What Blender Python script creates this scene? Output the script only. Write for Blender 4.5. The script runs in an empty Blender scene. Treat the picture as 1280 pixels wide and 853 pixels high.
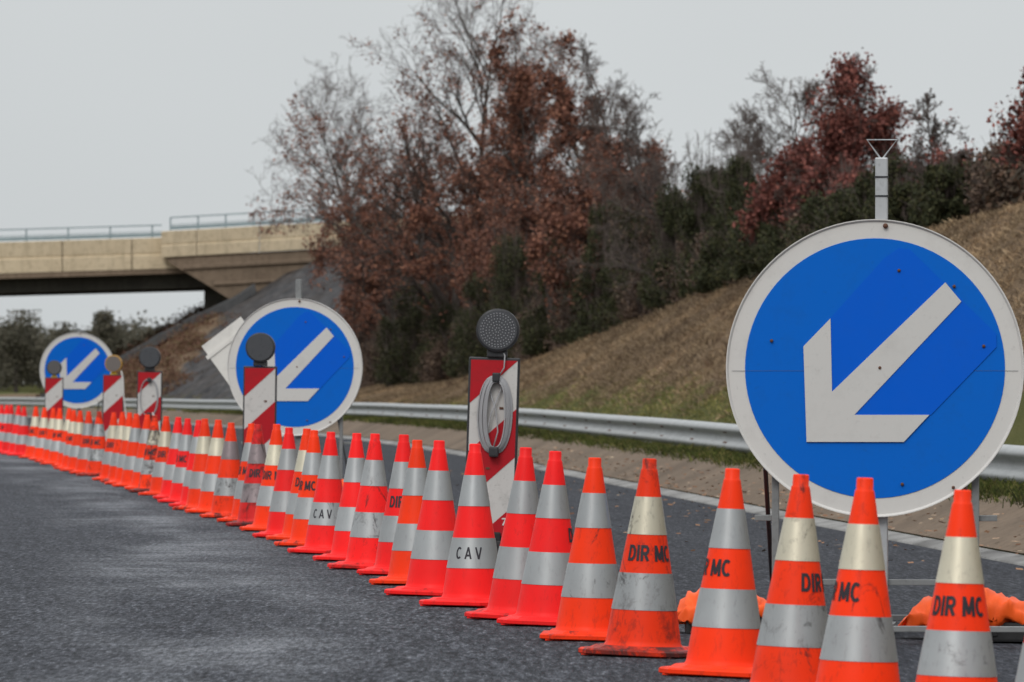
import bpy, bmesh, math, random
import numpy as np
from mathutils import Vector, Matrix

sc = bpy.context.scene
C = sc.collection
PI = math.pi
FPX, HOR = 8000.0, 487.0           # focal length in photo pixels, horizon row
# ------------------------------------------------------------------ camera
cam_d = bpy.data.cameras.new('camera')
cam = bpy.data.objects.new('camera', cam_d); C.objects.link(cam)
cam.location = (0, 0, 1.0); cam.rotation_euler = (PI/2, 0, 0)
cam_d.sensor_width = 36; cam_d.lens = FPX/1280*36
cam_d.shift_y = (HOR-426.5)/1280
cam_d.clip_start = 0.5; cam_d.clip_end = 20000
cam_d.dof.use_dof = True; cam_d.dof.focus_distance = 30.5
cam_d.dof.aperture_fstop = (FPX/1280*36)/1000/0.019
sc.camera = cam
# ------------------------------------------------------------------ sky
SUN_EL, SUN_AZ = math.radians(42), math.radians(200)      # behind the camera, a little to its left
w = bpy.data.worlds.new('World'); sc.world = w; w.use_nodes = True
wt = w.node_tree; wt.nodes.clear()
def N(t, kind, **kw):
    n = t.nodes.new(kind)
    for k, v in kw.items():
        if k.startswith('i_'):
            key = k[2:]
            key = int(key) if key.isdigit() else key.replace('_', ' ')
            n.inputs[key].default_value = v
        else: setattr(n, k, v)
    return n
sky = N(wt, 'ShaderNodeTexSky', sky_type='NISHITA', sun_disc=False, sun_elevation=SUN_EL, sun_rotation=SUN_AZ,
        air_density=1.0, dust_density=6.0, ozone_density=1.0)
hs = N(wt, 'ShaderNodeHueSaturation', i_Saturation=0.12, i_Value=0.55)
wt.links.new(sky.outputs[0], hs.inputs['Color'])
tc = N(wt, 'ShaderNodeTexCoord'); sx = N(wt, 'ShaderNodeSeparateXYZ')
wt.links.new(tc.outputs['Generated'], sx.inputs[0])
rmp = N(wt, 'ShaderNodeValToRGB')      # overcast: brighter towards the zenith
rmp.color_ramp.elements[0].position = 0.0; rmp.color_ramp.elements[0].color = (5.35, 5.62, 5.72, 1)
rmp.color_ramp.elements[1].position = 1.0; rmp.color_ramp.elements[1].color = (13.0, 13.4, 13.9, 1)
e = rmp.color_ramp.elements.new(0.12); e.color = (5.5, 5.75, 5.85, 1)
wt.links.new(sx.outputs['Z'], rmp.inputs[0])
cn = N(wt, 'ShaderNodeTexNoise', i_Scale=3.2, i_Detail=4.0, i_Roughness=0.5)
wt.links.new(tc.outputs['Generated'], cn.inputs['Vector'])
cr = N(wt, 'ShaderNodeMapRange', i_1=0.3, i_2=0.7, i_3=0.96, i_4=1.14)
wt.links.new(cn.outputs[0], cr.inputs[0])
mul = N(wt, 'ShaderNodeVectorMath', operation='SCALE')
wt.links.new(rmp.outputs[0], mul.inputs[0]); wt.links.new(cr.outputs[0], mul.inputs['Scale'])
mx = N(wt, 'ShaderNodeMix', data_type='RGBA', i_0=0.88)
wt.links.new(hs.outputs[0], mx.inputs[6]); wt.links.new(mul.outputs[0], mx.inputs[7])
bg = N(wt, 'ShaderNodeBackground', i_Strength=0.1)
wt.links.new(mx.outputs[2], bg.inputs[0])
wo = N(wt, 'ShaderNodeOutputWorld'); wt.links.new(bg.outputs[0], wo.inputs[0])
# ------------------------------------------------------------------ sun (veiled by cloud)
sun_d = bpy.data.lights.new('sun', 'SUN'); sun_d.energy = 1.0; sun_d.angle = math.radians(25); sun_d.color = (1, 0.97, 0.93)
sun = bpy.data.objects.new('sun', sun_d); C.objects.link(sun)
dirv = Vector((math.sin(SUN_AZ)*math.cos(SUN_EL), math.cos(SUN_AZ)*math.cos(SUN_EL), math.sin(SUN_EL)))
sun.rotation_euler = dirv.to_track_quat('Z', 'Y').to_euler(); sun.location = dirv*50
sc.view_settings.view_transform = 'Standard'; sc.view_settings.look = 'None'
sc.view_settings.exposure = 0.28; sc.view_settings.gamma = 1.0
sc.view_settings.use_curve_mapping = False
sc.cycles.max_bounces = 6; sc.cycles.transparent_max_bounces = 4; sc.cycles.use_denoising = True

# ================================================================== helpers
def mat(name, base=(0.5, 0.5, 0.5), rough=0.6, metal=0.0, spec=0.5):
    m = bpy.data.materials.new(name); m.use_nodes = True
    b = m.node_tree.nodes['Principled BSDF']
    b.inputs['Base Color'].default_value = (*base, 1); b.inputs['Roughness'].default_value = rough
    b.inputs['Metallic'].default_value = metal; b.inputs['Specular IOR Level'].default_value = spec
    return m, m.node_tree, b
def noise(t, scale, detail=4, rough=0.55, coord='Object', vec=None, mapscale=None, dist=0.0):
    if vec is None:
        c = N(t, 'ShaderNodeTexCoord'); vec = c.outputs[coord]
    if mapscale:
        mp = N(t, 'ShaderNodeMapping'); mp.inputs['Scale'].default_value = mapscale
        t.links.new(vec, mp.inputs[0]); vec = mp.outputs[0]
    n = N(t, 'ShaderNodeTexNoise', i_Scale=scale, i_Detail=detail, i_Roughness=rough, i_Distortion=dist)
    t.links.new(vec, n.inputs['Vector'])
    return n
def ramp(t, src, stops):
    r = N(t, 'ShaderNodeValToRGB'); el = r.color_ramp.elements
    while len(el) > 1: el.remove(el[-1])
    for i, (p, c) in enumerate(stops):
        if i == 0: e = el[0]; e.position = p
        else: e = el.new(p)
        e.color = (*c, 1) if len(c) == 3 else c
    t.links.new(src, r.inputs[0]); return r
def mixc(t, fac, a, b, mode='MIX'):
    m = N(t, 'ShaderNodeMix', data_type='RGBA', blend_type=mode)
    for s, i in ((fac, 0), (a, 6), (b, 7)):
        if hasattr(s, 'links'): t.links.new(s, m.inputs[i])
        elif i == 0: m.inputs[0].default_value = s
        else: m.inputs[i].default_value = (*s, 1)
    return m.outputs[2]
def maprange(t, src, a, b, c, d):
    m = N(t, 'ShaderNodeMapRange', i_1=a, i_2=b, i_3=c, i_4=d); t.links.new(src, m.inputs[0]); return m.outputs[0]
def math_(t, op, a, b):
    m = N(t, 'ShaderNodeMath', operation=op)
    for i, s in enumerate((a, b)):
        if hasattr(s, 'links'): t.links.new(s, m.inputs[i])
        else: m.inputs[i].default_value = s
    return m.outputs[0]
def bump(t, b, src, strength, dist):
    n = N(t, 'ShaderNodeBump', i_Strength=strength, i_Distance=dist)
    t.links.new(src, n.inputs['Height']); t.links.new(n.outputs[0], b.inputs['Normal'])

def link(name, me, m=None, parent=None, loc=None):
    o = bpy.data.objects.new(name, me); C.objects.link(o)
    if m is not None and me is not None:
        for k in (m if isinstance(m, (list, tuple)) else [m]): me.materials.append(k)
    if parent is not None: o.parent = parent
    if loc is not None: o.location = loc
    return o
def obj(name, bm, m, parent=None, smooth=False, loc=None):
    me = bpy.data.meshes.new(name); bm.normal_update(); bm.to_mesh(me); bm.free()
    if smooth:
        for p in me.polygons: p.use_smooth = True
    return link(name, me, m, parent, loc)
def thing(name, label, cat, loc=(0, 0, 0), group=None, rotz=0.0, roty=0.0):
    o = bpy.data.objects.new(name, None); C.objects.link(o)
    o.location = loc; o.rotation_euler = (0, roty, rotz); o.empty_display_size = 0.1
    o['label'] = label; o['category'] = cat
    if group: o['group'] = group
    return o
def tag(o, label, cat, group=None):
    o['label'] = label; o['category'] = cat
    if group: o['group'] = group
    return o
def kind(o, k): o['kind'] = k; return o
def np_mesh(name, V, F, m=None, parent=None, smooth=False, matidx=None):
    """V (n,3) F (k,4) or (k,3) arrays"""
    me = bpy.data.meshes.new(name); V = np.asarray(V, dtype=np.float32); F = np.asarray(F, dtype=np.int32)
    me.vertices.add(len(V)); me.vertices.foreach_set('co', V.ravel())
    k = F.shape[1]
    me.loops.add(F.size); me.loops.foreach_set('vertex_index', F.ravel())
    me.polygons.add(len(F))
    me.polygons.foreach_set('loop_start', np.arange(0, F.size, k, dtype=np.int32))
    me.polygons.foreach_set('loop_total', np.full(len(F), k, dtype=np.int32))
    if matidx is not None: me.polygons.foreach_set('material_index', np.asarray(matidx, dtype=np.int32))
    me.update(calc_edges=True); me.validate()
    if smooth: me.polygons.foreach_set('use_smooth', np.ones(len(F), dtype=bool))
    return link(name, me, m, parent)
def box(bm, x0, x1, y0, y1, z0, z1, bev=0.0):
    r = bmesh.ops.create_cube(bm, size=1)
    vs = r['verts']
    for v in vs:
        v.co = Vector(((x0+x1)/2+v.co.x*(x1-x0), (y0+y1)/2+v.co.y*(y1-y0), (z0+z1)/2+v.co.z*(z1-z0)))
    if bev:
        es = list({e for v in vs for e in v.link_edges})
        bmesh.ops.bevel(bm, geom=es, offset=bev, segments=2, affect='EDGES', profile=0.6)
def tube(bm, pts, r, n=8, cap=True, closed=False):
    pts = [Vector(p) for p in pts]; rings = []
    prev = None
    for i, p in enumerate(pts):
        if closed: d = (pts[(i+1) % len(pts)]-pts[i-1])
        else: d = (pts[min(i+1, len(pts)-1)]-pts[max(i-1, 0)])
        d.normalize()
        if prev is None:
            a = d.orthogonal().normalized()
        else:
            a = (prev-d*prev.dot(d)).normalized()
        prev = a; b = d.cross(a)
        rr = r[i] if isinstance(r, (list, tuple)) else r
        rings.append([bm.verts.new(p+(a*math.cos(t)+b*math.sin(t))*rr) for t in [2*PI*k/n for k in range(n)]])
    m = len(rings)
    for i in range(m if closed else m-1):
        A, B = rings[i], rings[(i+1) % m]
        for k in range(n): bm.faces.new((A[k], A[(k+1) % n], B[(k+1) % n], B[k]))
    if cap and not closed:
        bm.faces.new(rings[0][::-1]); bm.faces.new(rings[-1])
def lathe(bm, prof, n=32, c=(0, 0, 0), cap0=True, cap1=True, axis='Z'):
    rings = []
    for r, z in prof:
        ring = []
        for k in range(n):
            a = 2*PI*k/n
            p = (r*math.cos(a), r*math.sin(a), z)
            if axis == 'Y': p = (p[0], z, p[1])
            ring.append(bm.verts.new((c[0]+p[0], c[1]+p[1], c[2]+p[2])))
        rings.append(ring)
    for A, B in zip(rings, rings[1:]):
        for k in range(n): bm.faces.new((A[k], A[(k+1) % n], B[(k+1) % n], B[k]))
    if cap0: bm.faces.new(rings[0][::-1])
    if cap1: bm.faces.new(rings[-1])
    bmesh.ops.recalc_face_normals(bm, faces=bm.faces[:])
def prism(bm, poly, y0, y1):
    """extrude an XZ outline from y0 to y1"""
    A = [bm.verts.new((x, y0, z)) for x, z in poly]; B = [bm.verts.new((x, y1, z)) for x, z in poly]
    n = len(A)
    bm.faces.new(A); bm.faces.new(B[::-1])
    for k in range(n): bm.faces.new((A[k], B[k], B[(k+1) % n], A[(k+1) % n]))
    bmesh.ops.recalc_face_normals(bm, faces=bm.faces[:])

# ================================================================== the lie of the land
RAILP = np.array([(0, 8.0), (30, 6.0), (50, 4.3), (77, 2.5), (100, 0.4), (125, -1.6), (154, -4.0), (200, -9.9), (225, -15.0), (270, -25.0), (310, -35)])
_pf = np.polyfit(RAILP[:, 0], RAILP[:, 1], 4, w=[.5, 1, 2, 2, 2, 1, 2, 2, 2, 1, .5])
_d = np.polyder(_pf)
def rail_x(Y):
    Y = np.asarray(Y, dtype=float); y = np.clip(Y, 0, 300)
    return np.polyval(_pf, y)+(Y-y)*np.where(Y > 300, np.polyval(_d, 300), np.polyval(_d, 0))*np.where(Y > 300, 1, 1)
def road_z(X):
    X = np.asarray(X, dtype=float); s = np.log1p(np.exp(np.clip(X*2.5, -30, 30)))/2.5
    return -0.035*np.minimum(s, 6.0)
FOOT = -1.7
def ss(a, b, x):
    t = np.clip((x-a)/(b-a), 0, 1); return t*t*(3-2*t)
def vnoise(x, y, s, seed=0.0):
    x = x/s+seed*3.1; y = y/s+seed*1.7
    return (np.sin(x*1.7+np.sin(y*1.3+seed))+np.sin(y*2.1+np.sin(x*1.9))+.5*np.sin(x*4.1+y*3.3)+.5*np.sin(y*5.3-x*3.7))/3.0
H6Y = [0, 60, 89, 110, 133, 155, 178, 200, 240, 1000]
H6 = [4.2, 4.0, 3.65, 3.4, 3.0, 2.1, 1.35, 1.0, 0.6, 0.4]
def fill_toe(Y): return np.interp(Y, [150, 190, 200, 225, 270, 300], [4, -4.0, -7.0, -12.8, -20.3, -25])
def ground(X, Y):
    X = np.asarray(X, dtype=float); Y = np.asarray(Y, dtype=float)
    v = X-rail_x(Y)
    rz = road_z(X)
    h6 = np.interp(Y, H6Y, H6)
    toe = np.interp(v, [-1.7, -1.58, -0.93, -0.45, 0.1, 1.2], [0, 0.03, 0.33, 0.33, 0.25, 0.24])
    z = np.where(v < FOOT, rz-0.03, rz+toe)
    hill = np.where(v > 1.2, rz*0+(0.24-0.0)+(h6-0.24)*np.interp(v, [1.2, 2.2, 6, 7.5, 12, 40, 120, 400], [0, .09, 1.0, 1.08, 1.14, 1.25, 1.5, 1.6]), 0)
    z = np.where(v > 1.2, np.maximum(hill, 0)+rz*np.clip(1-(v-1.2)/3, 0, 1), z)
    z = z+np.where(v > 1.5, (vnoise(X, Y, 2.2)*0.11+vnoise(X, Y, .8, 3)*.05)*ss(1.5, 4, v), 0)
    # approach fill of the overbridge
    f = np.clip(0.56*(X-fill_toe(Y)), 0, 7.15)*ss(200, 216, Y)*(1-ss(274, 296, Y))
    f = f+np.where(f > .3, vnoise(X, Y, 1.1, 2)*0.13, 0)
    z = np.where(v > 1.2, np.maximum(z, f), z)
    # land left of the carriageway and far away
    z = np.where(v < -18, 0.0+ss(-18, -30, v)*0.4, z)
    far = ss(420, 760, Y)*1.6
    return np.maximum(z, far-0.2) if np.ndim(z) == 0 else np.where(far > 0.01, np.maximum(z, far), z)
def gz(x, y): return float(ground(x, y))
def at(px, s, z=None):
    X = (px-640)/s; Y = FPX/s
    return Vector((X, Y, float(road_z(X)) if z is None else z))

# ================================================================== ground materials
def m_earth():
    m, t, b = mat('earth_and_turf', rough=0.95, spec=0.1)
    c = N(t, 'ShaderNodeTexCoord')
    n1 = noise(t, 0.35, 5, vec=c.outputs['Object']); n2 = noise(t, 6.0, 6, 0.7, vec=c.outputs['Object'])
    at_ = N(t, 'ShaderNodeAttribute', attribute_name='ground_kind')     # 0 green, .5 dry, 1 stone
    g = mixc(t, n1.outputs[0], (0.050, 0.062, 0.016), (0.115, 0.105, 0.035))
    d = mixc(t, n2.outputs[0], (0.085, 0.058, 0.038), (0.23, 0.16, 0.10))
    n3 = noise(t, 2.2, 8, 0.75, vec=c.outputs['Object'])
    v = N(t, 'ShaderNodeTexVoronoi', i_Scale=3.0); t.links.new(c.outputs['Object'], v.inputs['Vector'])
    n4 = noise(t, 0.7, 4, vec=c.outputs['Object'])
    st = ramp(t, n3.outputs[0], [(.38, (0.010, 0.010, 0.012)), (.5, (0.045, 0.043, 0.044)), (.62, (0.14, 0.13, 0.13))]).outputs[0]
    st = mixc(t, 0.5, st, ramp(t, v.outputs['Color'], [(0, (0.02, 0.02, 0.024)), (1, (0.12, 0.12, 0.12))]).outputs[0])
    st = mixc(t, maprange(t, n4.outputs[0], .45, .7, 0, .55), st, (0.055, 0.038, 0.026))
    f1 = maprange(t, at_.outputs['Fac'], 0.1, 0.4, 0, 1); f2 = maprange(t, at_.outputs['Fac'], 0.6, 0.9, 0, 1)
    col = mixc(t, f1, g, d); col = mixc(t, f2, col, st)
    t.links.new(col, b.inputs['Base Color'])
    bump(t, b, n2.outputs[0], 0.8, 0.15)
    return m
def m_asphalt():
    m, t, b = mat('asphalt', rough=0.85, spec=0.10)
    uv = N(t, 'ShaderNodeUVMap', uv_map='lane')
    c = N(t, 'ShaderNodeTexCoord')
    n1 = noise(t, 46, 3, 0.85, vec=c.outputs['Object'], mapscale=(1, 0.10, 1))
    n1b = noise(t, 15, 4, 0.8, vec=c.outputs['Object'], mapscale=(1, 0.10, 1))
    n2 = noise(t, 0.5, 4, vec=c.outputs['Object'], mapscale=(1, 0.25, 1))
    stone = ramp(t, n1.outputs[0], [(0.34, (0.010, 0.011, 0.013)), (0.50, (0.050, 0.052, 0.057)), (0.62, (0.112, 0.115, 0.123)), (0.74, (0.26, 0.26, 0.265))])
    s2 = ramp(t, n1b.outputs[0], [(0.35, (0.55, 0.55, 0.56)), (0.65, (1.40, 1.40, 1.40))])
    col = mixc(t, 1.0, stone.outputs[0], s2.outputs[0], 'MULTIPLY')
    big = ramp(t, n2.outputs[0], [(0.3, (0.80, 0.80, 0.82)), (0.7, (1.15, 1.15, 1.15))])
    col = mixc(t, 1.0, col, big.outputs[0], 'MULTIPLY')
    sp = N(t, 'ShaderNodeSeparateXYZ'); t.links.new(uv.outputs[0], sp.inputs[0])
    ax = math_(t, 'ABSOLUTE', sp.outputs[0], 0)
    lane = maprange(t, ax, 0.1, 0.85, 1, 0)
    nw = noise(t, 1.2, 4, 0.6, vec=uv.outputs[0], mapscale=(0.8, 0.16, 1), dist=0.3)
    nv = noise(t, 4.5, 4, 0.6, vec=uv.outputs[0], mapscale=(0.35, 0.30, 1))
    wear = math_(t, 'MULTIPLY', lane, maprange(t, nw.outputs[0], 0.40, 0.66, 0, 1))
    wear = math_(t, 'MULTIPLY', wear, maprange(t, nv.outputs[0], 0.38, 0.58, 0.35, 1.15))
    fine = maprange(t, n1.outputs[0], 0.40, 0.6, 0.45, 1)
    wear = math_(t, 'MULTIPLY', wear, fine)
    wear = math_(t, 'MULTIPLY', wear, 0.72)
    col = mixc(t, 1.0, col, (0.80, 0.82, 0.87), 'MULTIPLY')
    col = mixc(t, wear, col, (0.27, 0.28, 0.30))
    dk = maprange(t, sp.outputs[0], 0.9, 1.8, 0, 0.45)
    col = mixc(t, dk, col, (0.016, 0.017, 0.022))
    t.links.new(col, b.inputs['Base Color'])
    bump(t, b, n1.outputs[0], 0.9, 0.012)
    return m
def m_concrete(name, c1, c2, scale=3.0, joints=None, grime=0.5):
    m, t, b = mat(name, rough=0.9, spec=0.2)
    n = noise(t, scale, 8, 0.65); n2 = noise(t, scale*9, 4, 0.7); n3 = noise(t, scale*0.3, 4)
    col = mixc(t, n.outputs[0], c1, c2)
    col = mixc(t, maprange(t, n3.outputs[0], 0.45, 0.75, 0, grime), col, tuple(k*0.55 for k in c1))
    col = mixc(t, maprange(t, n2.outputs[0], 0.48, 0.72, 0, 0.6), col, tuple(k*0.6 for k in c1))
    if joints is None and scale < 1.2:
        n5 = noise(t, 1.9, 6, 0.7, mapscale=(1.6, 1.6, .16)); col = mixc(t, maprange(t, n5.outputs[0], .5, .72, 0, .5), col, tuple(k*0.5 for k in c1))
    if joints:
        uv = N(t, 'ShaderNodeUVMap', uv_map='lane'); sp = N(t, 'ShaderNodeSeparateXYZ'); t.links.new(uv.outputs[0], sp.inputs[0])
        fr = math_(t, 'FRACT', math_(t, 'DIVIDE', sp.outputs[1], joints), 0)
        j = math_(t, 'LESS_THAN', math_(t, 'ABSOLUTE', math_(t, 'SUBTRACT', fr, 0.5), 0), 0.012)
        col = mixc(t, math_(t, 'MULTIPLY', j, 0.8), col, (0.05, 0.045, 0.035))
    t.links.new(col, b.inputs['Base Color'])
    bump(t, b, n2.outputs[0], 0.5, 0.01)
    return m
EARTH = m_earth(); ASPH = m_asphalt()
GUT = m_concrete('gutter_concrete', (0.098, 0.070, 0.048), (0.190, 0.140, 0.098), 1.6, grime=.7)
LIP = m_concrete('pale_edge_concrete', (0.12, 0.115, 0.11), (0.38, 0.375, 0.36), 2.5, grime=1.0)

def sheet(name, Ys, Vs, m, zf, ground_kind=False, uv=True):
    Yg, Vg = np.meshgrid(Ys, Vs, indexing='ij'); Xg = rail_x(Yg)+Vg
    Zg = zf(Xg, Yg)
    V = np.stack([Xg, Yg, Zg], -1).reshape(-1, 3); nv = len(Vs)
    i, j = np.meshgrid(np.arange(len(Ys)-1), np.arange(nv-1), indexing='ij')
    a = (i*nv+j).ravel(); F = np.stack([a, a+1, a+nv+1, a+nv], 1)
    o = np_mesh(name, V, F, m, smooth=True); me = o.data
    if ground_kind:
        X, Y = V[:, 0], V[:, 1]; v = X-rail_x(Y)
        k = np.where((v > 2.9+0.4*vnoise(X, Y, 3)) & (Y < 420), 0.5, 0.0)
        fl = (Y > 202) & (Y < 296) & (v > 1.2) & (X > fill_toe(Y)+0.1)
        k = np.where(fl, np.where((Y < 240+3*vnoise(X, Y, 5)) | (X > -12.3+1.0*vnoise(X, Y, 2)), 1.0, 0.5), k)
        at_ = me.attributes.new('ground_kind', 'FLOAT', 'POINT'); at_.data.foreach_set('value', k.astype(np.float32))
    if uv:
        ul = me.uv_layers.new(name='lane'); idx = np.zeros(len(me.loops), dtype=np.int32); me.loops.foreach_get('vertex_index', idx)
        X, Y = V[idx, 0], V[idx, 1]
        ul.data.foreach_set('uv', np.stack([X-(0.1-0.035*Y-0.0005*Y*Y), Y], 1).astype(np.float32).ravel())
    return kind(o, 'structure')
YG = np.concatenate([np.arange(-60, 30, 5), np.arange(30, 300, 0.4), np.arange(300, 460, 8), np.geomspace(460, 6000, 24)])
VG = np.concatenate([-np.geomspace(3000, 20, 16), np.arange(-18, -2, 2.0), [-1.75, -1.7, -1.58, -1.25, -0.93, -.7, -.45, .1, .4, .8, 1.2],
                     np.arange(1.6, 9, 0.25), np.arange(9, 32, 0.6), np.geomspace(33, 3000, 22)])
sheet('ground', YG, VG, EARTH, ground, ground_kind=True)
YR = np.concatenate([np.arange(-60, 20, 5), np.arange(20, 320, 1.0)])
sheet('road', YR, np.concatenate([np.arange(-15.5, -2, 0.75), [FOOT+0.02]]), ASPH, lambda X, Y: road_z(X))
YK = np.arange(10, 300, 1.0)
gut = sheet('gutter', YK, np.array([-1.56, -1.25, -1.05, -.92, -.84, -.80]), GUT,
            lambda X, Y: ground(X, Y)+np.interp(X-rail_x(Y), [-1.56, -.92, -.84, -.80], [.015, .025, .02, -.06]))
def lip_z(X, Y):
    return road_z(X)+np.interp(X-rail_x(Y), [FOOT-.03, FOOT-.025, -1.57, -1.54], [0.0, .012, .045, .03])+0*Y
sheet('gutter_edge', YK, np.array([FOOT-.03, FOOT-.025, -1.62, -1.57, -1.54]), LIP, lip_z)

# ================================================================== metal, paint and other shared materials
def m_galv(name='galvanised_steel', c=(0.42, 0.43, 0.44), metal=0.55, rough=0.5):
    m, t, b = mat(name, c, rough, metal)
    n = noise(t, 2.5, 6, 0.6, coord='Object'); n2 = noise(t, 30, 3)
    col = mixc(t, n.outputs[0], tuple(k*0.72 for k in c), tuple(min(1, k*1.25) for k in c))
    col = mixc(t, maprange(t, n2.outputs[0], 0.55, 0.75, 0, 0.45), col, tuple(k*0.6 for k in c))
    t.links.new(col, b.inputs['Base Color'])
    t.links.new(maprange(t, n2.outputs[0], 0.3, 0.7, rough-0.1, rough+0.15), b.inputs['Roughness'])
    return m
GALV = m_galv(); DULL = m_galv('dull_stand_steel', (0.20, 0.205, 0.205), 0.3, 0.65); RAILM = m_galv('weathered_rail_steel', (0.36, 0.37, 0.37), 0.30, 0.6)
def m_paint(name, c, rough=0.45, dirt=0.35, dc=(0.10, 0.09, 0.08), spec=0.4, scale=7.0):
    m, t, b = mat(name, c, rough, 0, spec)
    n = noise(t, scale, 7, 0.7); n2 = noise(t, scale*6, 3, 0.6)
    f = math_(t, 'MULTIPLY', maprange(t, n.outputs[0], 0.52, 0.78, 0, 1), dirt)
    col = mixc(t, f, c, dc)
    col = mixc(t, maprange(t, n2.outputs[0], 0.62, 0.72, 0, dirt*0.8), col, dc)
    t.links.new(col, b.inputs['Base Color'])
    t.links.new(maprange(t, n.outputs[0], 0.3, 0.7, rough-0.06, rough+0.2), b.inputs['Roughness'])
    return m
SIGNW = m_paint('white_sheeting', (0.56, 0.545, 0.52), 0.4, 0.16)
SIGNB = m_paint('blue_sheeting', (0.001, 0.116, 0.52), 0.42, 0.22, (0.01, 0.07, 0.22), spec=0.1)
SIGNB2 = m_paint('blue_patch_sheeting', (0.001, 0.098, 0.56), 0.36, 0.12, (0.01, 0.07, 0.27), spec=0.1)
ARROWW = m_paint('arrow_sheeting', (0.52, 0.51, 0.49), 0.4, 0.14)
RUST = mat('rusty_bolt', (0.10, 0.04, 0.02), 0.8)[0]
BLACKP = m_paint('black_plastic', (0.022, 0.023, 0.026), 0.45, 0.3, (0.09, 0.09, 0.09))
RUBBER = m_paint('black_rubber', (0.015, 0.015, 0.016), 0.7, 0.3, (0.07, 0.065, 0.06))
PANELR = m_paint('panel_red', (0.38, 0.005, 0.012), 0.4, 0.45, (0.16, 0.01, 0.01), spec=0.25)
PANELW = m_paint('panel_white', (0.50, 0.485, 0.465), 0.45, 0.4)
AMBER = m_paint('amber_plastic', (0.40, 0.20, 0.01), 0.35, 0.2)
CABLE = m_paint('grey_cable', (0.30, 0.30, 0.31), 0.5, 0.2)
LENSG_ = m_paint('seam_grime', (0.06, 0.07, 0.09), 0.8)
GREYB = m_paint('grey_board', (0.66, 0.64, 0.60), 0.6, 0.4, (0.22, 0.20, 0.18), scale=3)
LETTER = m_paint('black_lettering', (0.018, 0.016, 0.022), 0.6, 0.15, (0.12, 0.03, 0.02), scale=20)
LETTERW = m_paint('white_lettering', (0.6, 0.58, 0.56), 0.6, 0.1)

def m_obj(name, rough, dc, spec, scale):
    """colour from the object's own colour, its alpha = how dirty it is"""
    m, t, b = mat(name, rough=rough, spec=spec)
    oi = N(t, 'ShaderNodeObjectInfo'); c = N(t, 'ShaderNodeTexCoord')
    ad = N(t, 'ShaderNodeVectorMath', operation='ADD'); t.links.new(c.outputs['Object'], ad.inputs[0])
    sc_ = N(t, 'ShaderNodeVectorMath', operation='SCALE'); sc_.inputs[0].default_value = (17, 31, 47)
    t.links.new(oi.outputs['Random'], sc_.inputs['Scale']); t.links.new(sc_.outputs[0], ad.inputs[1])
    n = noise(t, scale, 7, 0.72, vec=ad.outputs[0], dist=0.4); n2 = noise(t, scale*5, 4, 0.7, vec=ad.outputs[0], mapscale=(1, 1, 0.35))
    n3 = noise(t, scale*0.5, 3, vec=ad.outputs[0])
    lo = math_(t, 'SUBTRACT', 0.78, math_(t, 'MULTIPLY', oi.outputs['Alpha'], 0.42))
    f = math_(t, 'MULTIPLY', math_(t, 'SUBTRACT', n.outputs[0], lo), 7.0)
    f = N(t, 'ShaderNodeClamp').outputs[0].node and f
    cl = N(t, 'ShaderNodeClamp'); t.links.new(f, cl.inputs[0])
    f2 = math_(t, 'MULTIPLY', maprange(t, n2.outputs[0], 0.55, 0.72, 0, 1), math_(t, 'ADD', math_(t, 'MULTIPLY', oi.outputs['Alpha'], 0.6), 0.10))
    base = mixc(t, maprange(t, n3.outputs[0], 0.3, 0.7, 0, 0.16), oi.outputs['Color'], tuple(dc))
    col = mixc(t, math_(t, 'MULTIPLY', cl.outputs[0], 0.72), base, dc)
    col = mixc(t, f2, col, tuple(k*1.3 for k in dc))
    n6 = noise(t, 5.0, 8, 0.75, vec=ad.outputs[0], mapscale=(1, 1, .6), dist=1.2)      # black tyre and tar scuffs
    f6 = math_(t, 'MULTIPLY', math_(t, 'SUBTRACT', n6.outputs[0], math_(t, 'SUBTRACT', 0.76, math_(t, 'MULTIPLY', oi.outputs['Alpha'], 0.33))), 14.0)
    c6 = N(t, 'ShaderNodeClamp'); t.links.new(f6, c6.inputs[0])
    col = mixc(t, math_(t, 'MULTIPLY', c6.outputs[0], 0.8), col, (0.022, 0.016, 0.016))
    t.links.new(col, b.inputs['Base Color'])
    t.links.new(maprange(t, n.outputs[0], 0.3, 0.7, rough, rough+0.2), b.inputs['Roughness'])
    return m
CONEP = m_obj('cone_plastic', 0.42, (0.07, 0.014, 0.011), 0.2, 9)
CONEB = m_obj('cone_reflective_band', 0.30, (0.09, 0.08, 0.078), 0.5, 11)
CONEB.node_tree.nodes['Principled BSDF'].inputs['Metallic'].default_value = 0.55

# ================================================================== guardrail
def rail_frame(Y):
    x = float(rail_x(Y)); d = (float(rail_x(Y+.5))-float(rail_x(Y-.5)))
    T = Vector((d, 1, 0)).normalized(); Nn = Vector((-T.y, T.x, 0))     # Nn points to the road
    return Vector((x, Y, float(road_z(x)))), T, Nn
rail = thing('guardrail', 'galvanised steel crash barrier along the grass verge behind the cones', 'guardrail', tuple(rail_frame(24)[0]))
inv = -Vector(rail.location)
prof = [(-.005, .69), (.02, .69), (.05, .675), (.085, .645), (.085, .615), (.03, .575), (.01, .56), (.01, .51), (.03, .495), (.085, .455), (.085, .425), (.05, .395), (.02, .38), (-.005, .38)]
bm = bmesh.new(); prev = None
rr = random.Random(4)
for k, Y in enumerate(np.arange(24, 306, 1.0)):
    P, T, Nn = rail_frame(Y); dz = 0.003*math.sin(Y*.31+1)
    ring = [bm.verts.new(P+inv+Nn*(a+.0)+Vector((0, 0, z+dz))) for a, z in prof]
    if prev:
        for i in range(len(ring)-1): bm.faces.new((prev[i], prev[i+1], ring[i+1], ring[i]))
    prev = ring
bm2 = obj('beam', bm, RAILM, rail, smooth=True)
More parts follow.
